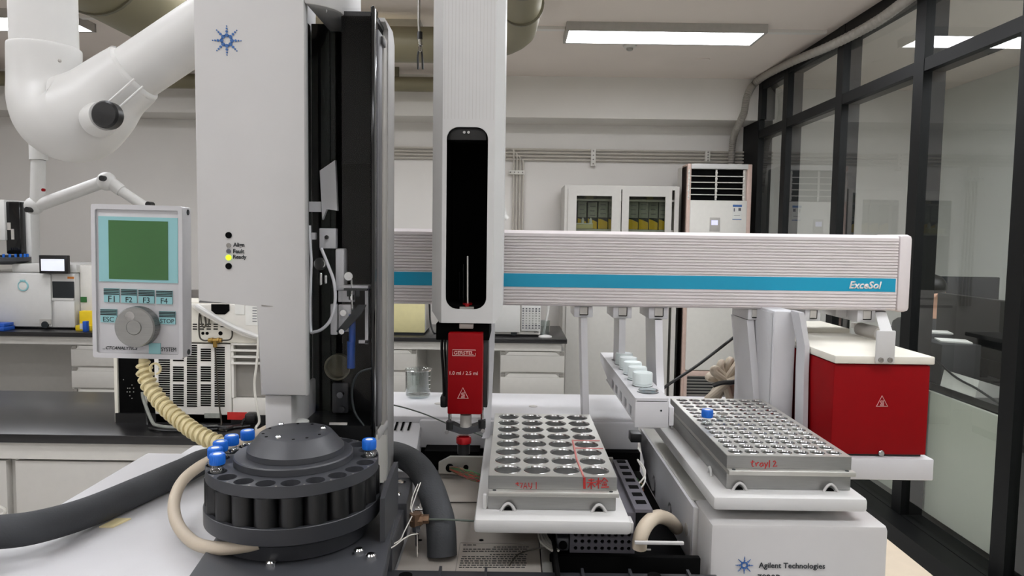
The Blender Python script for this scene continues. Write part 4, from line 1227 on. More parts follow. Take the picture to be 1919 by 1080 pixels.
# inner grey bracket, coloured wiring
Yk = 0.885
b = MB().prism([(at(828, 0, Yk).x, at(840, 888, Yk).z), (at(828, 0, Yk).x, at(840, 868, Yk).z), (at(850, 0, Yk).x, at(850, 857, Yk).z), (at(1170, 0, Yk).x, at(1170, 860, Yk).z), (at(1170, 0, Yk).x, at(1170, 905, Yk).z)], 'y', Yk, Yk + 0.006)
b.build('inner_bracket', M['alu_top'], gc)
b = MB()
for px, py in ((843, 878), (873, 877)):
    b.ycyl(px, py, Yk - 0.002, Yk - 0.0002, 8 if px < 860 else 5, 16)
b.build('cable_holes', M['void'], gc)
random.seed(5)
for nm, mt, seedk in (('red_wires', M['red_label'], 1), ('olive_wires', M['wire_mix'], 2), ('dark_wires', M['wire_dark'], 3), ('green_wires', M['green'], 4)):
    b = MB()
    for k in range(6):
        o = random.uniform(-7, 7)
        o2 = random.uniform(-9, 9)
        b.tube(spline([at(843, 878 + o * .4, Yk - 0.003), at(862, 884 + o, Yk - 0.012), at(885, 892 + o2, Yk - 0.03), at(920, 900 + o, Yk - 0.045), at(1000, 898 + o2, Yk - 0.04), at(1150, 890 + o, Yk - 0.045), at(1180, 896 + o2, Yk - 0.05), at(1205, 915 + o, Yk - 0.06)], 5), 0.0011, 5)
    b.tube(spline([at(812, 855 + seedk, 0.91), at(824, 858 + seedk * 2, 0.905), at(832, 870, 0.90), at(845, 880, Yk - 0.002)], 5), 0.0011, 5)
    b.build(nm, mt, gc)
b = MB()
for k in range(2):
    b.tube(spline([at(1150, 912 + 12 * k, 0.80), at(1185, 912 + 12 * k, 0.79), at(1205, 898 + 12 * k, 0.80), at(1208, 880 + 10 * k, 0.82), at(1195, 862, 0.85)], 6), 0.0011, 5)
b.build('loop_wires', M['wire_white'], gc)
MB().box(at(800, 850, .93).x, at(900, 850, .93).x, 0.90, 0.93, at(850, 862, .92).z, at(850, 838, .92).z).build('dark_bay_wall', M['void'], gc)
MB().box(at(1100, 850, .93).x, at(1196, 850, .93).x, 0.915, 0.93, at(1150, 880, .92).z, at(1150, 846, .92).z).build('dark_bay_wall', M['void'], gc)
x0, x1, z0, z1 = rect(1180, 810, 1200, 826, 0.90)
MB().box(x0, x1, 0.89, 0.91, z0, z1, 0.001).build('black_stop', M['black'], gc)
# left step blocks in the bay
DS = 0.268
for k, (pts, d) in enumerate(((((735, 895), (773, 895), (762, 944), (733, 944)), 0.262), (((727, 955), (757, 955), (735, 1012), (712, 1012)), 0.268))):
    q = [onz(x, y, d) for x, y in pts]
    MB().prism([(p.x, p.y) for p in q], 'z', H - d - 0.035, H - d, 0.001).build('step_block', M['dark'], gc)
b = MB()
for px, py, d in ((752, 905, .262), (743, 928, .262), (724, 979, .268)):
    p = onz(px, py, d)
    b.lathe([(0.0048, 0), (0.0048, 0.001), (0.0035, 0.0022), (0.001, 0.0022)], (p.x, p.y, H - d), 14)
b.build('block_screws', M['chrome'], gc)
# electronics rail (white) with notches, and front housing with logo
DT = 0.262
zt2 = H - DT
yb1 = 1.20
rp = [(0.692, H - 0.322), (0.692, zt2), (0.985, zt2), (0.985, H - 0.282), (0.972, H - 0.292)]
for y in (0.884, 0.792):
    rp += [(y + 0.011, H - 0.318), (y + 0.010, H - 0.302), (y + 0.005, H - 0.2955), (y - 0.004, H - 0.2955), (y - 0.009, H - 0.302), (y - 0.010, H - 0.320)]
MB().prism(rp, 'x', X0, X0 + 0.003).build('rail_side', M['white_metal'], gc, smooth=False)
MB().box(X0 + 0.0032, X0 + 0.006, 0.72, 0.97, H - 0.325, zt2 - 0.004).build('rail_inner', M['dark2'], gc)
MB().box(X0 + 0.0031, XRr, 0.715, 0.985, zt2 - 0.003, zt2, 0.001).build('rail_top', M['alu_top'], gc)
MB().box(X0 + 0.03, XRr + 0.03, 0.986, yb1, zt2 - 0.08, H - 0.262, 0.003).build('rear_right_cover', M['white_metal'], gc)
MB().box(X0 + 0.02, XRr - 0.01, 0.72, 0.984, H - 0.33, zt2 - 0.004).build('electronics_box', M['white_metal'], gc)
hb = MB()
xh0 = 0.1868
hb.box(xh0, XRr, 0.648, 0.7145, H - 0.66, zt2 + 0.001, 0.005)
hb.build('front_housing', M['white'], gc)
c = at(1302, 1010, 0.645)
MB().box(X0 - 0.0004, X0 + 0.0005, 0.6985, 0.6992, H - 0.322, H - 0.288).cyl((X0 - 0.0006, 0.7157, H - 0.294), (X0 + 0.001, 0.7157, H - 0.294), 0.0062, n=18).build('rail_hole', M['lamp_frame'], gc)

MB().box(X0 + 0.0002, 0.1872, 0.6915, 0.7149, H - 0.322, zt2 - 0.0003, 0.0015).build('housing_side', M['white'], gc)

def burst(px, py, k, Y, parent, name='logo_burst'):
    """eight rays of shrinking blue dots"""
    b = MB()
    c0 = at(px, py, Y)
    s = Y / FPX * k
    for i in range(8):
        a = R(45 * i)
        for r, d in ((9.5, 3.4), (16.2, 2.3), (21.5, 1.6), (26.0, 1.1)):
            x, z = c0.x + r * s * math.cos(a), c0.z + r * s * math.sin(a)
            b.cyl((x, Y - 0.0004, z), (x, Y + 0.0006, z), d * s, n=12)
    for i in range(8):
        a = R(22.5 + 45 * i)
        x, z = c0.x + 9.5 * s * math.cos(a), c0.z + 9.5 * s * math.sin(a)
        b.cyl((x, Y - 0.0004, z), (x, Y + 0.0006, z), 1.6 * s, n=10)
    return b.build(name, M['logo_blue'], parent)
burst(1395, 1060, 0.62, 0.6475, gc)
wpx = 0.648 / FPX
text('Agilent Technologies', 128 * wpx, at(1484, 1062, 0.6475), M['ink'], gc, bold=0.012)
text('7890B', 44 * wpx, at(1441, 1083, 0.6475), M['ink'], gc, bold=0.012)

# ================================================================== CAROUSEL WITH VIALS
cx, cy = at(552, 870, 0.622).x, 0.622
DK = 0.1965
zk = H - DK
RK = 0.0727
N = 21
A0 = -90 - 3.0
vc = thing('vial_carousel', 'round dark grey vial carousel with open holes, in front of the white tower', 'vial carousel', (cx, cy, H - DB))
hl = []
rh = 0.0645
for k in range(N):
    a = R(A0 + 360 / N * k)
    hl.append((cx + rh * math.cos(a), cy + rh * math.sin(a)))
MB().holed(circle(cx, cy, RK, 96), [circle(x, y, 0.0078, 18) for x, y in hl], 'z', zk, -0.0095, hdepth=-0.030).build('ring_plate', M['dark'], vc, ang=30)
b = MB()
for x, y in hl:
    b.cyl((x, y, zk - 0.036), (x, y, zk - 0.0097), 0.0093, n=18)
b.build('vial_sleeves', M['black'], vc)
b = MB()
for k in range(N):
    a = R(A0 + 360 / N * (k + .5))
    p = (cx + 0.0715 * math.cos(a), cy + 0.0715 * math.sin(a))
    b.cyl((p[0], p[1], zk), (p[0], p[1], zk + 0.0003), 0.0009, n=8)
b.build('number_dots', M['handle_grey'], vc)
MB().lathe([(0.056, -0.04), (0.056, -0.0098)], (cx, cy, zk), 48).build('inner_core', M['dark2'], vc)
MB().lathe([(0.0505, 0.0003), (0.0505, 0.0055), (0.0495, 0.0065), (0.001, 0.0065)], (cx, cy, zk), 64).build('hub_disc', M['dark'], vc)
MB().lathe([(0.0412, 0.0067), (0.0412, 0.0115), (0.0402, 0.0125), (0.0312, 0.0235), (0.030, 0.0243), (0.001, 0.0243)], (cx + 0.0015, cy, zk), 64).build('hub_cone', M['dark'], vc)
for k, (r, a) in enumerate(((0.0245, 15), (0.0245, 135), (0.0245, 255))):
    b = MB()
    p = (cx + r * math.cos(R(a)), cy + r * math.sin(R(a)))
    b.lathe([(0.0026, 0.0245), (0.0026, 0.0262), (0.0018, 0.0272), (0.0005, 0.0272)], (p[0], p[1], zk), 12)
    b.build('hub_screw', M['chrome'], vc)
b = MB()
for a in (40, 70, 100, 160, 200, 225, 285, 310, 340):
    p = (cx + 0.026 * math.cos(R(a)), cy + 0.026 * math.sin(R(a)))
    b.cyl((p[0], p[1], zk + 0.0243), (p[0], p[1], zk + 0.0246), 0.0013, n=10)
b.build('hub_holes', M['void'], vc)
# cup below
RC = RK + 0.001
MB().lathe([(RC - 0.006, -0.048), (RC - 0.003, -0.035), (RC - 0.003, -0.0335), (RC + 0.0005, -0.0335), (RC + 0.001, -0.034), (RC + 0.001, -0.0470), (RC - 0.005, -0.0495), (0.0655, -0.052), (0.064, -0.064), (0.05, -0.0655), (0.001, -0.0655), (0.001, -0.050)], (cx, cy, zk), 96, close=False).build('cup', M['dark2'], vc)
b = MB()
c = onz(486, 1018, 0.250)
b.box(c.x - 0.006, c.x + 0.008, cy - 0.055, cy - 0.04, H - DB, H - DB + 0.014, 0.002)
b.build('cable_gland', M['dark2'], vc)
# curved guard rising at the right
g = []
for px, pyt, pyb, Y in ((712, 935, 1010, 0.60), (722, 905, 1000, 0.625), (731, 880, 985, 0.65), (738, 866, 965, 0.67)):
    g.append((at(px, pyt, Y), at(px, pyb, Y)))
L = []
for tpt, bt in g:
    bt = Vector((bt.x, bt.y, H - DB + 0.0005))
    L.append([tpt, tpt + Vector((0.004, 0.001, 0)), bt + Vector((0.004, 0.001, 0)), bt])
MB().loft(L).build('guard', M['dark'], vc)

def vial(label, group, loc, capm='cap_blue', s=1.0):
    """2 mL vial hanging in its hole: glass body with shoulder and neck, coloured screw cap"""
    t = thing('sample_vial', label, 'vial', loc, group)
    x, y, z = loc
    MB().lathe([(0.0004, 0.0), (0.0058, 0.0), (0.0060, 0.001), (0.0060, 0.0235), (0.0056, 0.026), (0.0042, 0.0278), (0.0042, 0.030), (0.0050, 0.0305), (0.0050, 0.032), (0.0036, 0.032)], loc, 20, close=False).build('glass_body', M['clear'], t)
    c = MB().lathe([(0.0060, 0.0305), (0.0062, 0.031), (0.0062, 0.0382), (0.0056, 0.0392), (0.0036, 0.0392), (0.0034, 0.0386), (0.0004, 0.0386)], loc, 28)
    for k in range(28):
        a = 2 * math.pi * k / 28
        c.cyl((x + 0.0061 * math.cos(a), y + 0.0061 * math.sin(a), z + 0.0315), (x + 0.0061 * math.cos(a), y + 0.0061 * math.sin(a), z + 0.038), 0.0003, n=4)
    cap = c.build('screw_cap', M[capm], t)
    MB().lathe([(0.0033, 0.0387), (0.0033, 0.0390), (0.0004, 0.0390)], loc, 16).build('septum', M['paper'], cap)
    return t
def hole_at(deg):
    k = round((deg) / (360 / N))
    return hl[k % N]
zv = zk - 0.0240
first = None
for k, lb in ((-3, 'blue capped vial nearest the viewer at the left of the carousel'), (-4, 'blue capped vial second from the front at the carousel left'),
              (-5, 'blue capped vial third from the front at the carousel left'), (-6, 'blue capped vial fourth from the front at the carousel left'),
              (-7, 'blue capped vial farthest back at the carousel left, near the beige hose'), (6, 'lone blue capped vial at the right side of the carousel, under the dark visor')):
    x, y = hl[k % N]
    if first is None:
        first = vial(lb, 'vials in the carousel', (x, y, zv))
    else:
        dup(first, (x, y, zv), lb)

# ================================================================== WHITE INJECTOR TOWER
YT = 0.675
tw = thing('injector_tower', 'tall white sampler tower with smoked visor and blue dotted emblem', 'autosampler tower', (-0.2, 0.75, H - DB))
P = lambda px, py, Y=YT: (at(px, py, Y).x, at(px, py, Y).z)
zt_ = H + 0.30
xL, xC, xR_ = P(366, 300)[0], P(487, 650)[0], P(572, 400)[0]
zb1, zb2 = P(430, 569)[1], P(530, 742)[1]
cover = [(xL, zt_), (xL, zb1), (xC, zb1), (xC, zb2), (xR_, zb2), (xR_, zt_)]
MB().prism(cover, 'y', YT, YT + 0.014, 0.0025).build('front_cover', M['white'], tw)
xI = at(577, 500, 0.76).x
MB().prism([(xL + 0.0005, zt_ - 0.001), (xL + 0.0005, zb1 + 0.0005), (xC, zb1 + 0.0005), (xC, zb2 + 0.0005), (xI, zb2 + 0.0005), (xI, zt_ - 0.001)], 'y', YT + 0.0142, YT + 0.12).build('main_housing', M['white'], tw)
MB().prism([(xC + 0.002, zb1 - 0.0008), (xC + 0.012, zb1 - 0.0018), (xC + 0.013, zb1 - 0.0022), (xC + 0.002, zb1 - 0.0022)], 'y', YT - 0.0004, YT).build('cover_seam', M['handle_grey'], tw)
zbase = H - DB + 0.0005
xB = P(543, 770)[0]
MB().box(xC + 0.002, xB, YT + 0.006, YT + 0.12, zbase, zb2 - 0.0005, 0.002).build('base_column', M['white'], tw)
# cavity behind the visor
xV1 = at(703, 400, 0.705).x
zvt = at(600, 6, 0.69).z
zvb = at(620, 806, 0.70).z
MB().box(xI + 0.0035, xV1 - 0.0045, 0.765, 0.794, zbase, at(690, 46, 0.765).z).build('rear_housing', M['void'], tw)
MB().box(xI + 0.0004, xI + 0.003, YT + 0.015, 0.764, zvb, zvt).build('cavity_wall', M['void'], tw)
MB().box(xV1 - 0.0042, xV1 - 0.0033, 0.7045, 0.764, zvb, at(670, 17, .712).z).build('cavity_side', M['void'], tw)
MB().box(at(641, 200, .714).x, xV1 - 0.0045, 0.712, 0.718, at(670, 306, .714).z, at(670, 31, .714).z).build('upper_panel', M['void'], tw)
MB().box(xB + 0.001, xV1 - 0.002, YT + 0.03, 0.764, zbase, zvb + 0.003).build('cavity_floor', M['black'], tw)
MB().pbox(590, 795, 610, 810, 0.664, 0.69).build('black_latch', M['black'], tw) if False else None
# top cap over the curved visor
prof = []
for px, Y in ((571, YT + 0.001), (590, 0.679), (610, 0.685), (628, 0.693), (640, 0.702)):
    prof.append((at(px, 10, Y).x, Y))
capz0 = at(571, 6, YT).z
MB().prism(prof + [(prof[-1][0], 0.79), (prof[0][0], 0.79)], 'z', capz0, capz0 + 0.05, 0.002).build('top_cap', M['white'], tw)
# visor: curved and flat smoked sheets
vis = [(xR_ + 0.0012, YT + 0.004), (at(590, 300, 0.683).x, 0.683), (at(608, 300, 0.688).x, 0.688), (at(626, 300, 0.695).x, 0.695), (at(640, 300, 0.703).x, 0.703)]
back = [(x, y + 0.0018) for x, y in vis]
MB().prism(vis + back[::-1], 'z', zvb, capz0 - 0.0008).build('curved_visor', M['visor'], tw)
z15 = at(670, 15, 0.705).z
MB().prism([(at(640.5, 400, 0.7035).x, 0.7045), (at(697, 400, 0.704).x, 0.7065), (at(697, 400, 0.704).x, 0.7085), (at(640.5, 400, 0.7035).x, 0.7065)], 'z', zvb - 0.004, z15).build('flat_visor', M['visor'], tw)
MB().box(at(697.5, 400, .705).x, at(703, 400, .705).x, 0.700, 0.72, zvb - 0.01, z15 + 0.001, 0.001).build('visor_edge', M['black_gloss'], tw)
MB().box(at(640, 400, .71).x, at(700, 400, .71).x, 0.712, 0.764, at(670, 30, .712).z, z15 - 0.001).build('cavity_top', M['black'], tw)
# right face of the tower: metal rails, then the white side
XS = xV1
def ysd(px):
    return -XS * FPX / (957 - px)
def side(px0, px1, pyt, pyb, name, m, out=0.0, th=0.003, bev=0.0005):
    y0, y1 = ysd(px0), ysd(px1)
    return MB().box(XS - th, XS + out, y0, y1, at(px0, pyb, y0).z, at(px0, pyt, y0).z, bev).build(name, M[m], tw)
side(704.2, 711, 55, 800, 'metal_rail', 'rail_metal', 0.001)
side(711.2, 714.6, 70, 800, 'dark_rail', 'black', -0.002)
side(714.8, 721, 66, 800, 'grey_rail', 'lamp_frame', 0.0005)
MB().box(XS - 0.008, XS + 0.003, ysd(708), ysd(714), at(711, 86, ysd(711)).z, at(711, 72, ysd(711)).z, 0.001).build('rail_clip', M['black'], tw)
ya_, yb_ = ysd(721.2), ysd(733)
zs = at(727, 44, ya_).z
MB().prism([(ya_, zbase), (yb_, zbase), (yb_, zs - 0.012), (yb_ - 0.012, zs), (ya_ - 0.02, zs), (ya_ - 0.02, zs - 0.004), (ya_, zs - 0.006)], 'x', XS - 0.02, XS + 0.0015, 0.001).build('side_panel', M['white'], tw)
MB().box(XS - 0.015, XS + 0.002, ysd(704.5), ya_ - 0.0002, at(712, 814, ysd(712)).z, at(712, 801, ysd(712)).z, 0.001).build('rail_foot', M['white'], tw)
q = [at(700, 905, 0.70), at(722, 905, 0.72), at(722, 815, 0.735), at(706, 815, 0.712)]
MB().prism([(0.705, at(703, 905, .705).z), (ya_ - 0.0003, at(720, 905, ya_).z), (ya_ - 0.0003, at(720, 815, ya_).z), (0.712, at(706, 815, .712).z)], 'x', XS - 0.012, XS + 0.0005).build('side_gusset', M['warm_white'], tw)
# mechanism behind the visor
Ym = 0.738
mech = MB()
mech.pbox(598, 428, 629, 466, Ym, Ym + 0.01, 0.001).pbox(628, 466, 645, 545, Ym - 0.004, Ym + 0.012, 0.002).pbox(633, 535, 690, 543, Ym - 0.006, Ym + 0.01, 0.001)
mech.pbox(634, 543, 664, 566, Ym, Ym + 0.004).pbox(634, 571, 662, 622, Ym, Ym + 0.004, 0.001).pbox(619, 570, 632, 628, Ym + 0.002, Ym + 0.008, 0.001)
mech.pbox(684, 543, 690, 645, Ym + 0.002, Ym + 0.006).pbox(672, 638, 690, 644, Ym + 0.002, Ym + 0.006)
mech.build('bracket', M['bright'], tw)
MB().prism([P(599, 320, Ym), P(628, 300, Ym), P(632, 395, Ym), P(612, 392, Ym), P(604, 412, Ym)], 'y', Ym, Ym + 0.006).pbox(579, 378, 601, 397, Ym, Ym + 0.008).pbox(577, 436, 590, 449, Ym, Ym + 0.006).build('metal_cheek', M['bright'], tw)
b = MB()
b.ycyl(600, 495, Ym - 0.008, Ym + 0.01, 12, 20).ycyl(600, 495, Ym - 0.010, Ym - 0.008, 8, 20)
b.pbox(595, 510, 604, 536, Ym - 0.002, Ym + 0.008, 0.002).pbox(606, 515, 613, 533, Ym - 0.002, Ym + 0.008, 0.002)
b.ycyl(653, 518, Ym - 0.012, Ym, 8, 20)
b.ycyl(643, 587, Ym - 0.006, Ym, 6, 14).ycyl(640, 622, Ym - 0.016, Ym - 0.012, 5, 14).ycyl(637, 741, Ym - 0.006, Ym, 6, 14).ycyl(612, 445, Ym - 0.003, Ym, 4, 12)
b.build('knobs', M['chrome'], tw)
MB().pbox(644, 541, 688, 545, Ym - 0.012, Ym - 0.007).pbox(650, 545, 655, 556, Ym - 0.012, Ym - 0.008).pbox(667, 545, 673, 556, Ym - 0.012, Ym - 0.008).prism([P(636, 618, Ym), P(644, 626, Ym), P(682, 586, Ym), P(690, 570, Ym), P(676, 570, Ym)], 'y', Ym - 0.013, Ym - 0.008).build('lever', M['ink'], tw)
ringb = MB().lathe([(0.0135, 0), (0.0135, -0.01), (0.0115, -0.01), (0.0115, -0.002), (0.001, -0.002)], tuple(at(636, 686, Ym + 0.01)), 28, 'y')
ringb.build('motor_ring', M['duct_dark'], tw)
MB().pbox(622, 718, 652, 775, Ym + 0.008, Ym + 0.012, 0.002).ycyl(640, 768, Ym + 0.004, Ym + 0.008, 6, 14).build('motor_bracket', M['dark'], tw)
s = MB()
s.cyl(at(660, 590, Ym - 0.004), at(660, 640, Ym - 0.004), 0.0034, n=14).cyl(at(658, 640, Ym - 0.004), at(658, 690, Ym - 0.004), 0.0042, n=14)
sy = s.build('syringe_barrel', M['blue'], tw)
MB().cyl(at(659, 518, Ym - 0.005), at(660, 590, Ym - 0.005), 0.0012, n=10).cyl(at(659, 552, Ym - 0.005), at(659, 562, Ym - 0.005), 0.0032, n=12).build('plunger', M['chrome'], tw)
MB().tube(spline([at(580, 423, Ym - 0.01), at(581, 460, Ym - 0.012), at(583, 490, Ym - 0.012), at(581, 560, Ym - 0.012), at(582, 618, Ym - 0.012), at(590, 622, Ym - 0.014), at(605, 616, Ym - 0.016), at(620, 598, Ym - 0.016), at(628, 565, Ym - 0.016), at(626, 530, Ym - 0.016), at(616, 500, Ym - 0.014), at(602, 466, Ym - 0.008)], 6), 0.0016, 8).build('looped_tube', M['bright'], tw)
MB().pbox(617, 793, 650, 797, 0.70, 0.702).build('pale_slot', M['cream'], tw)
MB().lathe([(0.0085, 0), (0.0085, 0.003), (0.004, 0.005), (0.001, 0.005)], tuple(at(563, 795, 0.70)), 20).build('white_button', M['paper'], tw)
MB().tube(spline([at(700, 690, 0.7035), at(672, 700, 0.7035), at(660, 730, 0.7035), at(664, 770, 0.7035), at(682, 798, 0.7035)], 6), 0.0012, 6).build('visor_mark', M['ink'], tw)
# emblem, status lights and words
burst(425, 76, 1.0, YT - 0.0002, tw)
for py, mt, r in ((441, 'void', 6.0), (460, 'handle_grey', 4.3), (471, 'grey_ink', 4.3), (483, 'led_green', 5.2), (499, 'void', 6.0)):
    MB().ycyl(428, py, YT - 0.0008, YT + 0.001, r, 16).build('status_light', M[mt], tw)
for s_, py, wd in (('Align', 460, 21), ('Fault', 471, 21), ('Ready', 482.5, 25)):
    text(s_, wd * YT / FPX, at(437 + wd / 2, py, YT - 0.0002), M['ink'], tw, bold=0.02)

# ================================================================== HOSES AT THE LEFT
rf = 0.0142
z_on = zl + rf + 0.0005
fp = [at(-330, 1075, 0.47), at(-150, 1035, 0.53), at(-30, 1002, 0.585), at(60, 990, 0.605), at(160, 962, 0.655), at(260, 925, 0.72), at(340, 893, 0.78), at(400, 875, 0.825)]
fp = [Vector((p.x, p.y, max(p.z, z_on))) for p in fp]
fp += [at(500, 868, 0.86), at(620, 856, 0.87), at(690, 848, 0.865), at(740, 851, 0.835), at(778, 870, 0.79), at(803, 906, 0.745), at(818, 950, 0.70), at(826, 985, 0.672), at(829, 1000, 0.662)]
fe = Vector((fp[-1].x, fp[-1].y, H - DM + 0.001))
fp[-1] = fe
tag(MB().tube(spline(fp, 8), rf, 22).build('foam_hose', M['foam']), 'thick black foam hose running behind the carousel and down into the bay', 'hose')
bp_ = [at(486, 1017, 0.56), at(455, 1024, 0.56), at(410, 1028, 0.575), at(365, 1018, 0.60), at(334, 985, 0.63), at(326, 945, 0.66), at(340, 905, 0.69), at(372, 876, 0.715), at(420, 850, 0.735), at(470, 822, 0.75), at(520, 797, 0.76)]
tag(MB().tube(spline(bp_, 8), 0.0055, 14).build('beige_hose', M['beige_hose']), 'slim beige hose looping at the left of the carousel', 'hose')

# ================================================================== HANDHELD KEYPAD
YK = 0.80
kpx = lambda px, py: at(px, py, YK)
x0, x1, z0, z1 = rect(173, 385, 341, 671, YK)
kc = ((x0 + x1) / 2, YK + 0.011, z0)
kd = thing('handheld_keypad', 'white handheld control keypad with green screen and round metal dial', 'control keypad', kc)
MB().box(x0, x1, YK + 0.0005, YK + 0.024, z0, z1, 0.003).build('housing', M['white_metal'], kd)
MB().holed(rrect(x0 - 0.0004, x1 + 0.0004, z0 - 0.0004, z1 + 0.0004, 0.003), [rrect(x0 + 0.004, x1 - 0.004, z0 + 0.005, z1 - 0.005, 0.002)], 'y', YK - 0.0022, 0.0026, floor=False).build('raised_frame', M['white_metal'], kd)
bx0, bx1, bz0, bz1 = rect(183, 407, 331, 529, YK)
bz = MB().box(bx0, bx1, YK - 0.0006, YK + 0.0003, bz0, bz1).build('screen_bezel', M['aqua'], kd)
lx0, lx1, lz0, lz1 = rect(202, 414, 313, 524, YK)
MB().box(lx0, lx1, YK - 0.0010, YK - 0.0007, lz0, lz1).build('green_screen', M['lcd'], bz)
def key(px0, py0, px1, py1, word):
    a0, a1, b0, b1 = rect(px0, py0, px1, py1, YK)
    k = MB().box(a0, a1, YK - 0.0009, YK + 0.0003, b0, b1).build('key', M['aqua'], kd)
    b = MB()
    h = (b1 - b0)
    for i in range(4):
        zz = b1 - h * (0.03 + 0.115 * i)
        b.box(a0, a1, YK - 0.0012, YK - 0.00095, zz - h * 0.075, zz)
    b.build('key_bars', M['ink'], k)
    wd = (a1 - a0) * (0.42 if len(word) == 2 else 0.66 if len(word) == 3 else 0.86)
    text(word, wd, ((a0 + a1) / 2, YK - 0.0009, b0 + h * 0.24), M['ink'], k, 'key_word')
key(194, 541, 222.5, 567, 'F1')
key(226.5, 542, 255.5, 568, 'F2')
key(259, 543, 288, 568.5, 'F3')
key(292, 544, 322, 569.5, 'F4')
key(188, 580, 218.5, 605, 'ESC')
key(298, 583, 328, 607, 'STOP')
c = kpx(263, 611)
dr = 37.5 * YK / FPX
b = MB().lathe([(dr, -0.0008), (dr, -0.013), (dr - 0.0012, -0.0145), (0.0085, -0.0145), (0.0085, -0.0140), (0.0005, -0.0140)], (c.x, YK, c.z), 64, 'y')
for k in range(72):
    a = 2 * math.pi * k / 72
    b.cyl((c.x + dr * math.cos(a), YK - 0.002, c.z + dr * math.sin(a)), (c.x + dr * math.cos(a), YK - 0.0125, c.z + dr * math.sin(a)), 0.00042, n=4)
dl = b.build('dial', M['alu'], kd)
MB().lathe([(0.0082, -0.0143), (0.0076, -0.0152), (0.0005, -0.0152)], (c.x, YK, c.z), 32, 'y').build('dial_centre', M['alu'], dl)
MB().lathe([(0.0052, -0.0147), (0.0030, -0.0150), (0.0005, -0.0152)], (c.x - 0.0045, YK, c.z + 0.0125), 24, 'y').build('finger_dimple', M['steel'], dl)
text('...CTCANALYTICS', 66 * YK / FPX, kpx(225, 653), M['ink'], kd, bold=0.012, shear=0.25)
ax0, ax1, az0, az1 = rect(279, 643, 301, 666, YK)
pq = MB().box(ax0, ax1, YK - 0.0006, YK + 0.0003, az0, az1).build('printed_square', M['aqua'], kd)
text('PAL', 20 * YK / FPX, kpx(290, 654), M['white_ink'], pq, height=12 * YK / FPX)
text('SYSTEM', 28 * YK / FPX, kpx(316, 654.5), M['ink'], kd, height=8 * YK / FPX)
b = MB()
for zz in (z1 - 0.006, z0 + 0.006):
    b.cyl((x1 - 0.001, YK + 0.013, zz), (x1 + 0.0006, YK + 0.013, zz), 0.0032, n=14)
b.build('side_screws', M['ink'], kd)
kd.rotation_euler = (0, R(0.7), 0)
# hook holding the keypad to the tower
tag(MB().box(x1 - 0.01, xL + 0.02, YK + 0.0265, YK + 0.034, at(362, 563, YK).z, at(362, 546, YK).z, 0.002).build('keypad_bracket', M['lamp_frame']), 'short grey bracket between keypad and white tower', 'bracket')

# cream spiral-wrapped hose
cp = [at(268, 660, 0.806), at(270, 690, 0.806), at(280, 722, 0.80), at(304, 757, 0.79), at(340, 790, 0.775), at(375, 815, 0.76), at(412, 832, 0.75), at(450, 845, 0.745), at(500, 852, 0.75)]
sp = spline(cp, 40)
b = MB()
t = thing('wrapped_hose', 'cream spiral wrapped hose hanging from the keypad down to the carousel', 'hose', tuple(cp[0]))
MB().tube(sp[::4], [0.0036 + 0.0035 * min(1, i / 18) for i in range(len(sp[::4]))], 12).build('inner_cable', M['cream_wrap'], t)
hx = []
u = Vector((0, 1, 0))
ph = 0.0
for i in range(26, len(sp)):
    T = (sp[min(i + 1, len(sp) - 1)] - sp[i - 1]).normalized()
    uu = (u - T * u.dot(T)).normalized()
    vv = T.cross(uu)
    ln = (sp[i] - sp[i - 1]).length
    ph += ln * 2 * math.pi / 0.0078
    ramp = min(1.0, (i - 26) / 20)
    for sub in (0,):
        hx.append(sp[i] + (uu * math.cos(ph) + vv * math.sin(ph)) * (0.0055 + 0.0022 * ramp))
b.tube(spline(hx, 4), 0.0019, 6)
b.build('spiral_wrap', M['cream_wrap'], t)
lp = at(291, 688, 0.80)
MB().tube([lp + Vector((0.006 * math.cos(a), 0, 0.006 * math.sin(a) - 0.002)) for a in [R(220 - k * 20) for k in range(16)]], 0.0013, 6).build('loose_coil', M['cream_wrap'], t)

# ================================================================== BIG FUME ARM
YA = 0.95
fa = thing('fume_extractor', 'big white articulated fume extraction arm at the upper left', 'fume extraction arm', (at(83, 0, YA).x, YA, ZC))
k_ = YA / FPX
vx = at(83, 60, YA).x
MB().cyl((vx, YA, ZC), (vx, YA, at(82, 140, YA).z), 55 * k_, n=44).build('upper_tube', M['white_fume'], fa)
ep = ((84, 86, 54), (84, 89, 58), (84, 95, 60), (84, 150, 60), (91, 186, 67), (111, 214, 76), (143, 222, 81), (178, 200, 74), (212, 168, 63), (244, 143, 58), (251, 138, 56), (255, 135, 50))
es, rad = [], []
sp_ = spline([(p[0], p[1], p[2]) for p in ep], 6)
for v in sp_:
    es.append(at(v[0], v[1], YA))
    rad.append(v[2] * k_)
MB().tube(es, rad, 48).build('elbow', M['white_fume'], fa)
d0, d1 = at(225, 156, YA), at(600, -97, YA)
MB().cyl(d0, d1, k_ * 50, n=44).build('boom', M['white_fume'], fa)
yk_ = 0.882
c = at(195, 214, yk_)
MB().cyl((c.x - 0.026, 0.915, c.z - 0.002), (c.x - 0.006, yk_ + 0.013, c.z), 31 * k_, 27 * k_ * .95, n=32).build('knob_boss', M['white_fume'], fa)
MB().lathe([(25.5 * k_ * .93, 0.014), (25.5 * k_ * .93, 0.002), (22 * k_ * .93, -0.001), (0.001, -0.002)], tuple(c), 32, 'y').build('knob', M['black'], fa)
b = MB()
yr_ = YA - 0.052
for o in (0, 1):
    p, q = (at(205 + 16 * o, 190 + 14 * o, yr_), at(252 + 16 * o, 148 + 14 * o, yr_ + 0.006))
    b.tube([p, q], 0.0016, 8)
b.build('guide_ribs', M['white_fume'], fa)
b = MB()
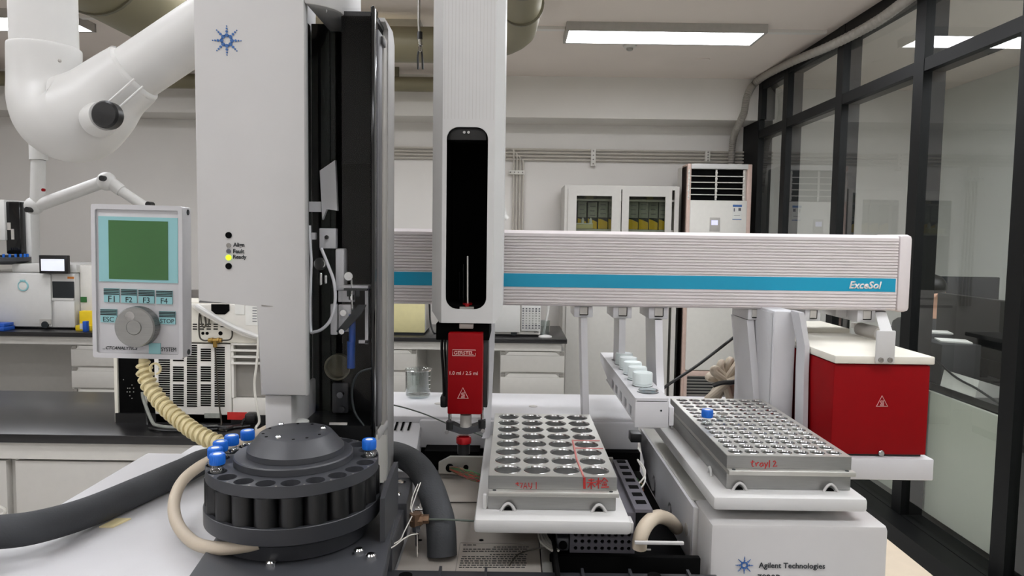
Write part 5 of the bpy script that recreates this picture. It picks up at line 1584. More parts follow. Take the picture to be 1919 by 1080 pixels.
b.sphere(at(112, 114, YA - 0.0405), 0.0022, 10).sphere(at(232, 109, YA - 0.028), 0.0025, 10)
b.build('rivets', M['lamp_frame'], fa)
# ================================================================== SAMPLER RAIL
YBM = 0.95
br = thing('sampler_rail', 'long ribbed white sampler rail with teal stripe and lettering on columns', 'sampler rail', (0.3, 1.0, H - DT))
bx0 = at(650, 500, YBM).x
bx1 = at(1682, 510, YBM).x
zb_t, zb_b = at(1200, 434.5, YBM).z, at(1200, 576, YBM).z
hgt = zb_t - zb_b
st0, st1 = zb_t - hgt * (515.5 - 434.5) / 141.5, zb_t - hgt * (540.5 - 434.5) / 141.5
prof = [(YBM + 0.075, zb_b), (YBM + 0.075, zb_t), (YBM + 0.004, zb_t), (YBM, zb_t - 0.004)]
def ribs(za, zc, n):
    o = []
    h = (za - zc) / n
    for i in range(n):
        z = za - i * h
        o += [(YBM, z - h * .08), (YBM, z - h * .62), (YBM + 0.0016, z - h * .74), (YBM + 0.0016, z - h * .92)]
    return o
prof += ribs(zb_t - 0.0055, st0 + 0.001, 13)
prof += [(YBM, st0 + 0.0008), (YBM, st1 - 0.0008)]
prof += ribs(st1 - 0.001, zb_b + 0.003, 5)
prof += [(YBM, zb_b + 0.0025), (YBM + 0.002, zb_b)]
MB().prism(prof, 'x', bx0, bx1).build('beam', M['white_beam'], br, smooth=False)
MB().box(bx0, bx1 - 0.002, YBM - 0.0006, YBM + 0.001, st1, st0).build('teal_stripe', M['teal'], br)
text('ExceSol', 61 * YBM / FPX, at(1622, 534.5, YBM - 0.0007), M['white_ink'], br, bold=0.03, shear=0.22)
e0, e1 = at(1682.5, 510, YBM).x, at(1708, 510, YBM).x
MB().box(e0, e1, YBM - 0.002, YBM + 0.076, zb_b - 0.002, zb_t + 0.001, 0.006).build('end_cap', M['white_beam'], br)
# column and slanted brackets under the rail
yc0, yc1 = 0.965, 1.03
c0, c1 = at(1449, 650, 0.90).x, at(1491, 650, 0.90).x
MB().box(c0, c1, 0.90, 1.02, H - 0.262, at(1470, 583, 0.90).z, 0.003).build('column', M['white_metal'], br)
s0 = at(1412, 650, 0.975).x
MB().prism([(c0 - 0.0005, 0.905), (c0 - 0.0005, 1.02), (s0 - 0.01, 1.02), (s0 - 0.006, 0.975)], 'z', H - 0.262, zb_b - 0.0005, 0.001).build('column_wing', M['white_metal'], br)

def clamp_block(px0, px1, side, py1, m='white_metal'):
    """clamp under the rail with its inset dark square"""
    x0, x1, z0, z1 = rect(px0, 572, px1, py1, 0.955)
    b = MB().box(x0, x1, 0.955, 0.955 + side, z0, zb_b - 0.0005, 0.001).build('clamp', M[m], br)
    w = x1 - x0
    MB().box(x0 + w * .30, x0 + w * .72, 0.9535, 0.9549, z0 + 0.004, zb_b - 0.001).build('clamp_key', M['lamp_frame'], b)
    MB().box(x0 + w * .71, x0 + w * .75, 0.9533, 0.9549, z0 + 0.0035, zb_b - 0.001).box(x0 + w * .30, x0 + w * .72, 0.9533, 0.9549, z0 + 0.003, z0 + 0.0042).build('clamp_gap', M['void'], b)
for a in ((905, 930, 0.06, 594), (1076, 1111, 0.06, 595), (1149, 1184, 0.065, 597), (1216, 1252, 0.07, 598), (1402, 1427, 0.07, 600), (1509, 1538, 0.07, 602), (1607, 1641, 0.075, 604)):
    clamp_block(*a)
x0, x1, z0, z1 = rect(1566, 576, 1606, 600, 0.985)
MB().box(x0, x1, 0.985, 1.03, at(1586, 594, .985).z, zb_b - 0.0005, 0.001).build('clamp_side', M['white_metal'], br)

# ================================================================== RACK HOLDERS
def holder(label, loc, px0, px1, py_top, Yf, Yb, left_b, thick=0.0125):
    pass

def arm(parent, pts, w, depth):
    """flat hanger arm: pts = (px, py, Y) along its front edge; w = strip width in px; depth behind"""
    L = []
    for px, py, Y in pts:
        p = at(px, py, Y)
        hw = w * Y / FPX / 2
        L.append([(p.x - hw, Y, p.z), (p.x + hw, Y, p.z), (p.x + hw, Y + depth, p.z), (p.x - hw, Y + depth, p.z)])
    return MB().loft(L).build('hanger_arm', M['white_metal'], parent)

def clip(parent, x, y, z, m='white'):
    """white spring clip: small rounded arch with a dark opening"""
    pts = [(x - 0.0068, y, z), (x - 0.0035, y, z + 0.0052), (x, y, z + 0.0072), (x + 0.0035, y, z + 0.0052), (x + 0.0068, y, z)]
    b = MB().tube(spline(pts, 4), 0.0013, 8).build('spring_clip', M[m], parent)
    MB().prism([(x - 0.004, z + 0.0004), (x - 0.002, z + 0.0028), (x, z + 0.0036), (x + 0.002, z + 0.0028), (x + 0.004, z + 0.0004)], 'y', y + 0.0005, y + 0.0015).build('clip_opening', M['void'], b)

def holed_rack(name, label, X0_, X1_, Yf, zt_r, zb_r, nx, ny, rad, L, ink, nseg):
    t = thing(name, label, 'vial rack', ((X0_ + X1_) / 2, Yf + L / 2, zb_r))
    W = X1_ - X0_
    up = 0.0122
    mx = 0.004
    hol = []
    px_ = (W - 2 * mx) / nx
    py_ = (L - 2 * mx) / ny
    for j in range(ny):
        for i in range(nx):
            hol.append(circle(X0_ + mx + px_ * (i + .5), Yf + mx + py_ * (j + .5), rad, nseg))
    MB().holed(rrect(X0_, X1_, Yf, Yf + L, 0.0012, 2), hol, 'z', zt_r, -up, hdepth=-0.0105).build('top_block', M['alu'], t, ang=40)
    MB().holed(rrect(X0_ + 0.0003, X1_ - 0.0003, Yf + 0.0003, Yf + L - 0.0003, 0.001, 2), hol, 'z', zt_r + 0.0004, -0.0003, hdepth=-0.0003, floor=False).build('lit_top_face', M['alu_top'], t, ang=40)  # paler sheet puts the stronger light on top into the colour
    # bright chamfer around every hole
    b = MB()
    for h in hol:
        cxh = sum(p[0] for p in h) / len(h)
        cyh = sum(p[1] for p in h) / len(h)
        b.lathe([(rad + 0.0007, 0.0005), (rad + 0.0002, 0.00075), (rad - 0.0004, -0.0008)], (cxh, cyh, zt_r), nseg, close=False)
    b.build('hole_rims', M['steel'], t)
    zl_ = zt_r - up
    MB().box(X0_ + 0.0005, X1_ + 0.001, Yf - 0.0075, Yf + L, zl_ - 0.0045, zl_ - 0.0002, 0.0005).build('middle_plate', M['alu_top'], t)  # ledge takes the paler copy too, painted as if lit from above
    b = MB()
    for x in (X0_ + 0.006, X1_ - 0.006):
        b.cyl((x, Yf - 0.0035, zl_ - 0.0003), (x, Yf - 0.0035, zl_ + 0.0002), 0.0018, n=12)
    b.build('screw_holes', M['ink'], t)
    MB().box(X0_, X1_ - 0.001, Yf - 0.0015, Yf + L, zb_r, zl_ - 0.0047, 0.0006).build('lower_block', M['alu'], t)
    return t, hol

# ---- rack 1 (28 mm vials) on its holder
Y1 = 0.658
a = at(915, 893, Y1)
b_ = at(1157, 895, Y1)
X10, X11 = a.x, b_.x
z1t = at(1036, 894, Y1).z
z1b = at(1036, 956, Y1 - 0.0015).z
L1 = 0.24
r1, h1 = holed_rack('vial_rack', 'aluminium vial rack with 32 large empty holes and red marker writing', X10, X11, Y1, z1t, z1b, 4, 8, 0.0122, L1, None, 28)
# red marker on rack 1
s = MB()
Yi1 = Y1 - 0.0002
T = [[(0, 3), (6, 2)], [(3, 0), (3, 5), (6, 6)], [(8, 2), (12, 2), (9.5, 10)], [(14, 11), (17, 1), (20, 11)], [(15.5, 7.5), (18.5, 7.5)], [(23, 1), (23.5, 8), (28, 8), (28.5, 1)], [(28.5, 1), (28, 9), (25.5, 12)], [(36, 0), (36, 12)]]
stroke(s, T, 966, 904, 1.08, Yi1, 0.00045)
stroke(s, [[(0, 0), (0.4, 21)]], 1095, 895, 1.0, Yi1, 0.0013)
C1 = [[(3, 3), (14, 2.5)], [(0, 8), (17, 7.5)], [(8.5, 0), (8.5, 20)], [(8, 8), (2, 17)], [(9, 8), (16, 16)]]
C2 = [[(0, 6), (9, 5.5)], [(4.5, 0), (4.5, 20)], [(4.3, 7), (0.5, 14)], [(4.8, 7), (8.5, 11)], [(15.5, 0), (9.5, 8)], [(15.5, 0), (22, 7)], [(13, 8), (19, 7.7)], [(12, 11), (13.3, 14.5)], [(16, 10.5), (16.2, 14.5)], [(20, 10.5), (18.5, 15)], [(9.5, 18), (24, 17)]]
stroke(s, C1, 1099.5, 897, 1.0, Yi1, 0.0006)
stroke(s, C2, 1117, 896, 1.0, Yi1, 0.0006)
s.build('marker_writing', M['red_ink'], r1)
s = MB()
zz = z1t + 0.0007
px_ = (X11 - X10 - 0.008) / 4
pyy = (L1 - 0.008) / 8
xl_ = X10 + 0.004 + px_ * 3
s.tube([(xl_ + 0.0005, Y1 + 0.0003, zz), (xl_ - 0.0012, Y1 + 0.05, zz), (xl_ + 0.0002, Y1 + 0.004 + pyy * 4.0, zz)], 0.0010, 6)
s.tube([(xl_, Y1 + 0.004 + pyy * 4.0, zz), (X11 - 0.002, Y1 + 0.004 + pyy * 4.0, zz)], 0.0006, 6)
s.tube([(xl_, Y1 + 0.004 + pyy * 3.0, zz), (X11 - 0.002, Y1 + 0.004 + pyy * 3.0, zz)], 0.0006, 6)
s.build('marker_line', M['pink_ink'], r1)
# holder
hz = z1b - 0.0003
hy0 = 0.632
hx0, hx1 = at(888, 980, hy0).x, at(1184, 980, hy0).x
h_1 = thing('rack_holder', 'white rack holder plate under the rack with large holes', 'rack holder', ((hx0 + hx1) / 2, 0.76, hz - 0.013))
MB().box(hx0, hx1, hy0, 0.915, hz - 0.0135, hz, 0.0035).build('plate', M['white_arm'], h_1)
MB().box(hx1 - 0.001, hx1 + 0.004, hy0 + 0.012, 0.90, hz - 0.0165, hz - 0.006, 0.001).build('side_rail', M['white_arm'], h_1)
for px in (952, 1125):
    x = at(px, 955, hy0 + 0.012).x
    clip(h_1, x, Y1 - 0.005, hz)
MB().box(X10 - 0.005, X10 - 0.001, Y1 - 0.002, Y1 + 0.004, hz, hz + 0.014, 0.001).build('corner_post', M['white_arm'], h_1)
arm(h_1, [(921, 594, 0.957), (920, 650, 0.955), (912, 815, 0.90), (909, 822, 0.895)], 13, 0.012)
arm(h_1, [(1094.5, 595, 0.957), (1096, 680, 0.95), (1098.5, 775, 0.93), (1100, 812, 0.912)], 12, 0.035)

# ---- rack 2 (small vials) on its holder
Y2 = 0.678
X20, X21 = at(1362, 855, Y2).x, at(1597, 857, Y2).x
z2t = at(1480, 856, Y2).z
z2b = at(1480, 918, Y2 - 0.0015).z
L2 = 0.248
r2, h2 = holed_rack('vial_rack', 'aluminium vial rack with many small holes and a single blue capped vial', X20, X21, Y2, z2t, z2b, 7, 14, 0.0064, L2, None, 18)
s = MB()
Yi2 = Y2 - 0.0002
T2 = [[(0, 3.5), (6, 2.5)], [(3.2, 0), (2, 8), (3, 10), (5, 10)], [(8, 4), (9.5, 10)], [(9, 7), (12, 3.5), (13.5, 4)], [(20, 4.5), (16.5, 5), (15, 9), (17, 11), (20, 8.5), (20.3, 4.5), (20.8, 10)],
      [(23, 4), (25, 9)], [(28.5, 3.5), (25.5, 10), (23.5, 14)], [(31.5, 0), (31, 12)], [(37, 2.5), (40.5, 1), (42, 3.5), (37.5, 10.5), (44, 9.5)]]
stroke(s, T2, 1407, 863, 1.12, Yi2, 0.00055)
s.build('marker_writing', M['red_ink'], r2)
hz2 = z2b - 0.0003
hy2 = 0.655
hx20, hx21 = at(1337, 938, hy2).x, at(1628, 938, hy2).x
h_2 = thing('rack_holder', 'white rack holder plate under the rack with many small holes', 'rack holder', ((hx20 + hx21) / 2, 0.78, hz2 - 0.013))
MB().box(hx20, hx21, hy2, 0.945, hz2 - 0.0135, hz2, 0.0035).build('plate', M['white_arm'], h_2)
for px in (1390, 1562):
    clip(h_2, at(px, 920, hy2 + 0.012).x, Y2 - 0.005, hz2)
for y in (0.72, 0.90):
    pts = [(X20 - 0.004, y - 0.0068, hz2), (X20 - 0.004, y - .0035, hz2 + 0.0052), (X20 - 0.004, y, hz2 + 0.0072), (X20 - 0.004, y + .0035, hz2 + 0.0052), (X20 - 0.004, y + 0.0068, hz2)]
    MB().tube(spline(pts, 4), 0.0013, 8).build('spring_clip', M['white_arm'], h_2)
arm(h_2, [(1406, 600, 0.958), (1413, 680, 0.945), (1419, 750, 0.935), (1424, 800, 0.925)], 13, 0.07)
MB().cyl((X20 + 0.02, 0.85, zt2 + 0.0005), (X20 + 0.02, 0.85, hz2 - 0.0137), 0.006, n=12).cyl((X21 - 0.02, 0.72, zt2 - 0.0), (X21 - 0.02, 0.72, hz2 - 0.0137), 0.006, n=12).build('support_post', M['white_arm'], h_2) if hz2 - 0.0137 > zt2 + 0.001 else None
# the vial standing in it
tg = at(1330, 800, 0.83)
best = min(h2, key=lambda h: (sum(p[0] for p in h) / len(h) - onz(1332, 797, H - z2t).x) ** 2 + (sum(p[1] for p in h) / len(h) - onz(1332, 797, H - z2t).y) ** 2)
cxh = sum(p[0] for p in best) / len(best)
cyh = sum(p[1] for p in best) / len(best)
dup(first, (cxh, cyh, z2t - 0.0218), 'lone blue capped vial standing in the rack with many small holes')
o_ = [o for o in COL.objects if o.get('label', '').startswith('lone blue capped vial standing')][0]
del o_['group']
pc = MB()
p = onz(1352, 787, H - z2t)
pt = thing('clear_vial', 'clear pinkish vial lid beside the lone blue capped vial in the small hole rack', 'vial', (p.x, p.y, z2t))
MB().lathe([(0.0058, 0.0004), (0.0058, 0.006), (0.0054, 0.0066), (0.001, 0.0066)], (p.x, p.y, z2t), 20).build('clear_cap', M['clear'], pt)

# ---- small white rack with lidded cups
Y3 = 0.75
X30, X31, z30, z31 = rect(1190, 747, 1253, 802, Y3)
yb3 = 1.055
w_r = thing('cup_rack', 'narrow white rack with five lidded cups and one open cup', 'cup rack', ((X30 + X31) / 2, 0.9, z30))
cupy = [0.782 + 0.0345 * k for k in range(7)]
cxc = (X30 + X31) / 2 + 0.0015
rc = 0.0118
MB().holed(rrect(X30, X31, Y3, yb3, 0.002, 3), [circle(cxc, y, rc, 28) for y in cupy], 'z', z31, -0.0035, floor=False).build('top_plate', M['white_metal'], w_r)
MB().box(X30, X31, Y3, Y3 + 0.003, z30, z31 - 0.002, 0.0008).build('front_plate', M['white_metal'], w_r)
sd = MB()
def yrect(y0, y1, z0, z1):
    return [(y0, z0), (y1, z0), (y1, z1), (y0, z1)]
sd.holed([(Y3 + 0.003, z30 + 0.004), (yb3 - 0.12, z30 + 0.004), (yb3, z31 - 0.012), (yb3, z31 - 0.003), (Y3 + 0.003, z31 - 0.003)],
         [yrect(y - 0.009, y + 0.009, z30 + 0.006, z30 + 0.017) for y in cupy[:5]], 'x', X30, 0.002, floor=False)
sd.build('side_plate', M['white_metal'], w_r, smooth=False)
MB().box(X31 - 0.002, X31, Y3 + 0.003, yb3, z31 - 0.022, z31 - 0.004).build('far_plate', M['white_metal'], w_r)
MB().box(X30 + 0.002, X31 - 0.002, Y3 + 0.003, 1.0, z30 + 0.001, z30 + 0.003).build('bottom_plate', M['white_metal'], w_r)
MB().box(X31 + 0.0005, X31 + 0.006, Y3 + 0.001, Y3 + 0.04, z30 + 0.002, z30 + 0.022, 0.001).build('side_tab', M['white_metal'], w_r)
c = at(1239, 770, Y3)
MB().cyl((c.x, Y3 - 0.0003, c.z), (c.x, Y3 + 0.001, c.z), 0.0011, n=10).build('small_hole', M['ink'], w_r)
arm(w_r, [(1166.5, 597, 0.957), (1166, 640, 0.957), (1164.5, 690, 0.955)], 12, 0.05)
arm(w_r, [(1234.5, 600, 0.957), (1236, 680, 0.93), (1239, 748, 0.875), (1240, 756, 0.87)], 14, 0.07)
for k in range(6):
    nm = ('open clear cup without lid at the front of the narrow white rack', 'frosted lidded cup nearest the open cup in the narrow rack', 'frosted lidded cup third from the front in the narrow rack',
          'frosted lidded cup fourth from the front in the narrow rack', 'frosted lidded cup fifth from the front in the narrow rack', 'frosted lidded cup farthest back in the narrow rack')[k]
    y = cupy[k]
    zc_ = z30 + 0.0033
    t = thing('lidded_cup' if k else 'open_cup', nm, 'cup', (cxc, y, zc_), 'cups in the narrow white rack')
    hh = z31 - zc_
    MB().lathe([(0.0005, 0), (0.0098, 0), (0.0100, 0.001), (0.0106, hh + 0.003), (0.0098, hh + 0.003), (0.0092, 0.0015), (0.0005, 0.0012)], (cxc, y, zc_), 28, close=False).build('cup_body', M['clear'], t)
    MB().lathe([(0.0102, hh + 0.0005), (0.0112, hh + 0.0007), (0.0112, hh + 0.0025), (0.0102, hh + 0.0027)], (cxc, y, zc_), 28, close=False).build('rim', M['cup'] if k else M['clear'], t)
    if k:
        MB().lathe([(0.0113, hh + 0.003), (0.0114, hh + 0.014), (0.0108, hh + 0.0155), (0.0095, hh + 0.0152), (0.0004, hh + 0.0148)], (cxc, y, zc_), 32).build('frosted_lid', M['cup'], t)
    else:
        MB().lathe([(0.0004, 0.002), (0.0088, 0.002), (0.0090, hh * .55), (0.0004, hh * .55)], (cxc, y, zc_), 24).build('dark_contents', M['ink'], t)

# ---- oven with shelf
YO = 0.807
X40, X41, z40, z41 = rect(1560, 684, 1740, 855, YO)
zs_t = at(1640, 860, 0.80).z
z40 = zs_t + 0.0025
ov = thing('agitator_oven', 'red agitator oven box with cream lid and hot surface triangle', 'oven', ((X40 + X41) / 2, 0.95, z40))
YOb = 1.10
MB().box(X40, X41, YO, YOb, z40, z41, 0.002).build('body', M['red'], ov)
MB().box(X40 + 0.004, X41 - 0.004, YO + 0.004, YOb - 0.004, zs_t + 0.0002, z40 - 0.0001).build('foot_plate', M['black'], ov)
zlid0 = z41 + 0.0012
zlid1 = at(1650, 668, YO - 0.003).z
MB().box(X40 - 0.001, X41 + 0.003, YO - 0.003, YOb - 0.09, zlid0, zlid1, 0.0015).build('lid', M['cream_board'], ov)
MB().box(X40 - 0.001, X41 + 0.003, YOb - 0.0895, YOb + 0.05, zlid0, zlid1 + 0.006, 0.0015).build('lid_hinge_block', M['cream_board'], ov)
def warn(cx_, cy_, hw, hh_, Y, parent, m):
    b = MB()
    p = [at(cx_ - hw, cy_ + hh_, Y), at(cx_ + hw, cy_ + hh_, Y), at(cx_, cy_ - hh_, Y)]
    b.tube(p, 0.00045, 6, closed=True)
    for dx in (-0.22, 0, 0.22):
        b.tube(spline([at(cx_ + dx * hw - 0.6, cy_ + hh_ * .72, Y), at(cx_ + dx * hw + 0.8, cy_ + hh_ * .45, Y), at(cx_ + dx * hw - 0.4, cy_ + hh_ * .15, Y), at(cx_ + dx * hw + 0.8, cy_ - hh_ * .12, Y)], 4), 0.00028, 5)
    b.tube([at(cx_ - hw * .35, cy_ + hh_ * .80, Y), at(cx_ + hw * .35, cy_ + hh_ * .80, Y)], 0.00028, 5)
    return b.build('hot_surface_sign', M[m], parent)
warn(1653, 752, 10.5, 10, YO - 0.0002, ov, 'pink_line')
c = at(1650.5, 849, YO)
MB().lathe([(0.0035, 0), (0.0035, -0.002), (0.0026, -0.003), (0.0005, -0.003)], tuple(c), 16, 'y').build('bolt', M['steel'], ov)
hx0_, hx1_, hz0_, hz1_ = rect(1642, 620, 1678, 682, YO - 0.006)
hp = MB().box(hx0_, hx1_, YO - 0.0065, YO - 0.0032, hz0_, hz1_, 0.0014).build('lid_handle_plate', M['white_arm'], ov)
for px in (1651, 1668):
    b = MB()
    c = at(px, 675, YO - 0.007)
    b.lathe([(0.0029, 0.0005), (0.0029, -0.0012), (0.0018, -0.0016), (0.0016, -0.0006), (0.0004, -0.0006)], tuple(c), 14, 'y')
    b.build('plate_screw', M['handle_grey'], hp)
q = [at(1646, 583, 0.96), at(1660, 583, 0.96), at(1673, 622, 0.85), at(1657, 622, 0.85)]
MB().loft([[q[0], q[1], q[1] + Vector((0, .01, 0)), q[0] + Vector((0, .01, 0))], [q[3], q[2], q[2] + Vector((0, .01, 0)), q[3] + Vector((0, .01, 0))], [at(1658, 640, YO - 0.003), at(1675, 640, YO - 0.003), at(1675, 640, YO - 0.003) + Vector((0, .006, 0)), at(1658, 640, YO - 0.003) + Vector((0, .006, 0))]]).build('lid_arm', M['white_arm'], ov)
MB().cyl(at(1612, 617, 0.99), at(1650, 626, 0.94), 0.009, n=18).build('lid_damper', M['lamp_frame'], ov)
p0, p1 = at(1606, 604, 0.99), at(1660, 650, 1.05)
MB().box(at(1600, 615, 1.02).x, at(1612, 615, 1.02).x, 1.02, 1.03, zlid1 + 0.006, at(1606, 606, 1.02).z).build('lid_post', M['white_arm'], ov)
# shelf and its bracket
S = thing('oven_shelf', 'white box shaped shelf carrying the red oven', 'shelf', ((X40 + X41) / 2, 0.95, zs_t - 0.024))
sx0, sx1, sz0, _ = rect(1500, 860, 1750, 900, 0.80)
MB().box(sx0, sx1, 0.80, 1.09, sz0, zs_t, 0.0015).build('shelf_body', M['white_metal'], S)
MB().cyl((sx1 - 0.012, 0.812, sz0 - 0.002), (sx1 - 0.012, 0.812, sz0), 0.004, n=12).build('foot', M['black'], S)
# slanted bracket plate beside the column
L = []
for px, py, Y, wpx in ((1502, 586, 0.872, 10), (1505, 600, 0.872, 11), (1513, 650, 0.870, 9), (1511, 700, 0.870, 9), (1508, 860, 0.86, 9)):
    p = at(px, py, Y)
    hw = wpx * Y / FPX / 2
    L.append([(p.x - hw, Y, p.z), (p.x + hw, Y, p.z), (p.x + hw, Y + 0.026, p.z), (p.x - hw, Y + 0.026, p.z)])
MB().loft(L).build('hanger_arm', M['white_metal'], S)
MB().box(sx0, at(1512, 875, .9).x + 0.01, 0.86, 1.0, sz0 + 0.003, zs_t - 0.003).build('arm_foot', M['white_metal'], S)

# ================================================================== SYRINGE ARM
YS = 0.76
sa = thing('syringe_arm', 'vertical white syringe arm with black slot and red syringe module', 'sampler arm', (at(876, 500, YS).x, 0.85, at(876, 605, YS).z))
xa0, xa1 = at(811, 300, YS + 0.012).x, at(944, 300, YS + 0.012).x
xf0, xf1 = at(829, 300, YS).x, at(927, 300, YS).x
zbm, zbl = at(876, 606, YS).z, at(876, 586, YS).z
ztop = H + 0.34
# front plate with its rounded slot
so0, so1, soz0, soz1 = rect(836, 238, 913, 580, YS)
MB().holed([(xf0, zbm), (xf1, zbm), (xf1, ztop), (xf0, ztop)], [rrect(so0, so1, soz0, soz1, 0.0125, 8)], 'y', YS, 0.003, floor=False).build('front_plate', M['white_arm'], sa, smooth=False)
chx = 0.010
for s0_, s1_, nm in ((xf0, xa0, 'left'), (xf1, xa1, 'right')):
    L = []
    zl2 = zbl
    b = MB()
    ins = 0.003 if nm == 'left' else -0.003
    b.loft([[(s0_, YS, ztop), (s1_, YS + 0.012, ztop), (s1_, YS + 0.15, ztop), (s1_ + ins, YS + 0.15, ztop), (s1_ + ins, YS + 0.0135, ztop), (s0_, YS + 0.003, ztop)],
            [(s0_, YS, zbl), (s1_, YS + 0.012, zbl), (s1_, YS + 0.15, zbl), (s1_ + ins, YS + 0.15, zbl), (s1_ + ins, YS + 0.0135, zbl), (s0_, YS + 0.003, zbl)]])
    b.build('side_cover', M['white_arm'], sa, smooth=False)
    # slanted lower corner
    sgn = 1 if nm == 'left' else -1
    b = MB()
    b.loft([[(s0_, YS, zbl), (s1_, YS + 0.012, zbl), (s1_ + ins, YS + 0.14, zbl), (s0_, YS + 0.14, zbl)],
            [(s0_, YS + 0.0005, zbm), (s0_ - sgn * 0.0025, YS + 0.004, zbm), (s0_ - sgn * 0.0025, YS + 0.13, zbm), (s0_, YS + 0.13, zbm)]])
    b.build('corner_cover', M['white_arm'], sa, smooth=False)
bb = MB()
for i in range(15):
    x = xf0 + (xf1 - xf0) * (i + 0.5) / 15
    bb.box(x - 0.0001, x + 0.0001, YS - 0.00015, YS + 0.0001, soz1 + 0.008, ztop - 0.001)
bb.build('front_grooves', M['lamp_frame'], sa)
MB().box(xf0 + 0.001, xf1 - 0.001, YS + 0.10, YS + 0.12, zbl + 0.001, ztop - 0.002).box(xf0 + 0.0005, xf0 + 0.0025, YS + 0.004, YS + 0.10, zbl + 0.004, ztop - 0.01).box(xf1 - 0.0025, xf1 - 0.0005, YS + 0.004, YS + 0.10, zbl + 0.004, ztop - 0.01).build('slot_interior', M['void'], sa)
MB().box(xf0 + 0.003, xf1 - 0.003, YS + 0.02, YS + 0.10, zbm + 0.001, zbl + 0.006).build('slot_floor', M['void'], sa)
x0, x1, z0, z1 = rect(838, 238, 912, 263, YS + 0.008)
MB().box(x0, x1, YS + 0.006, YS + 0.03, z0, z1 + 0.004, 0.001).build('slot_block', M['black'], sa)
b = MB()
for px in (870, 878):
    b.ycyl(px, 248, YS + 0.0045, YS + 0.006, 2.6, 12)
b.build('block_screws', M['steel'], sa)
b = MB()
b.cyl(at(876.5, 480, YS + 0.03), at(876.5, 572, YS + 0.03), 0.0022, n=14)
b.cyl(at(868, 495, YS + 0.05), at(868, 570, YS + 0.05), 0.0008, n=8).cyl(at(861, 510, YS + 0.06), at(861, 570, YS + 0.06), 0.0006, n=8)
b.build('plunger_rod', M['steel'], sa)
MB().cyl(at(876, 568, YS + 0.025), at(876, 576, YS + 0.025), 0.0055, n=20).build('plunger_knob', M['red_dark'], sa)
x0, x1, z0, z1 = rect(862, 575, 888, 582, YS + 0.02)
MB().box(x0, x1, YS + 0.015, YS + 0.05, z0, z1).build('knob_seat', M['lamp_frame'], sa)
# carriage and red module
x0, x1, z0, z1 = rect(817, 606, 917, 638, YS + 0.012)
MB().box(x0, x1, YS + 0.012, YS + 0.09, z0, z1 - 0.0003, 0.001).build('carriage', M['void'], sa)
x0, x1, z0, z1 = rect(861, 606, 887, 616, YS + 0.006)
MB().box(x0, x1, YS + 0.004, YS + 0.012, z0, z1 - 0.0003, 0.0006).build('catch', M['lamp_frame'], sa)
YMD = 0.755
mx0, mx1, mz0, mz1 = rect(839, 625, 904, 777, YMD)
x0, x1, z0, z1 = rect(836, 636, 914, 764, YMD + 0.025)
MB().box(x0, x1, YMD + 0.0255, YMD + 0.07, z0, z1, 0.001).build('module_back', M['black'], sa)
md = MB().box(mx0, mx1, YMD, YMD + 0.025, mz0, mz1, 0.0012).build('syringe_module', M['red'], sa)
x0, x1, z0, z1 = rect(848, 656, 891, 667, YMD)
pts = [(x0, YMD - 0.0002, z0), (x1, YMD - 0.0002, z0), (x1, YMD - 0.0002, z0 + (z1 - z0) * .45)]
pts2 = [(x0, YMD - 0.0002, z0), (x0, YMD - 0.0002, z1), (x1, YMD - 0.0002, z1), (x1, YMD - 0.0002, z1 - 0.0006)]
MB().tube(pts, 0.0003, 6).tube(pts2, 0.0003, 6).build('maker_frame', M['pink_line'], md)
text('GERSTEL', 37 * YMD / FPX, at(869, 661.7, YMD - 0.0001), M['pink_line'], md, bold=0.01, height=6.5 * YMD / FPX)
text('1.0 ml / 2.5 ml', 53 * YMD / FPX, at(869, 699.5, YMD - 0.0001), M['pink_line'], md)
warn(867.5, 737, 10, 10, YMD - 0.0002, md, 'pink_line')
MB().tube(spline([at(829, 620, YMD + .03), at(828, 660, YMD + .03), at(831, 700, YMD + .03), at(832, 742, YMD + .03)], 4), 0.0016, 8).tube(spline([at(834, 620, YMD + .035), at(834, 660, YMD + .035), at(836, 700, YMD + .035), at(836, 742, YMD + .035)], 4), 0.0012, 8).build('arm_cable', M['black'], sa)
x0, x1, z0, z1 = rect(825, 742, 838, 764, YMD + 0.03)
MB().box(x0, x1, YMD + 0.028, YMD + 0.05, z0, z1, 0.002).build('cable_plug', M['black'], sa)
# needle guide below the module
b = MB()
b.cyl(at(843, 776, YMD + .012), at(843, 800, YMD + .012), 0.0018, n=10).cyl(at(903.5, 765, YMD + .03), at(903.5, 800, YMD + .012), 0.0018, n=10)
b.build('guide_rods', M['steel'], sa)
MB().cyl(at(873, 777, YMD + .012), at(873, 800, YMD + .012), 0.0062, n=24).build('needle_sleeve', M['lamp_frame'], sa)
yk = []
for px, pyt, pyb in ((836, 794, 806), (850, 797, 810), (862, 803, 814), (876, 803, 815), (888, 800, 812), (898, 796, 809), (909, 792, 805)):
    t_, b2_ = at(px, pyt, YMD + .004), at(px, pyb, YMD + .004)
    yk.append([t_, t_ + Vector((0, .016, 0)), b2_ + Vector((0, .016, 0)), b2_])
MB().loft(yk).build('yoke', M['dark'], sa)
MB().cyl(at(843, 790, YMD + .006), at(843, 804, YMD + .006), 0.0042, n=14).cyl(at(903, 788, YMD + .006), at(903, 802, YMD + .006), 0.0042, n=14).build('yoke_bushes', M['black'], sa)
MB().ycyl(837, 810, YMD + .002, YMD + .006, 4, 12).ycyl(905, 808, YMD + .002, YMD + .006, 4, 12).build('yoke_screws', M['steel'], sa)
c = at(869, 824, YMD + .012)
MB().lathe([(0.006, -0.0045), (0.0082, -0.0035), (0.0084, 0.001), (0.0076, 0.0035), (0.006, 0.0045)], tuple(c), 28).build('red_nut', M['red_dark'], sa)
MB().cyl(at(869, 831, YMD + .012), at(869, 850, YMD + .012), 0.0068, n=20).build('needle_tip_guide', M['black'], sa)

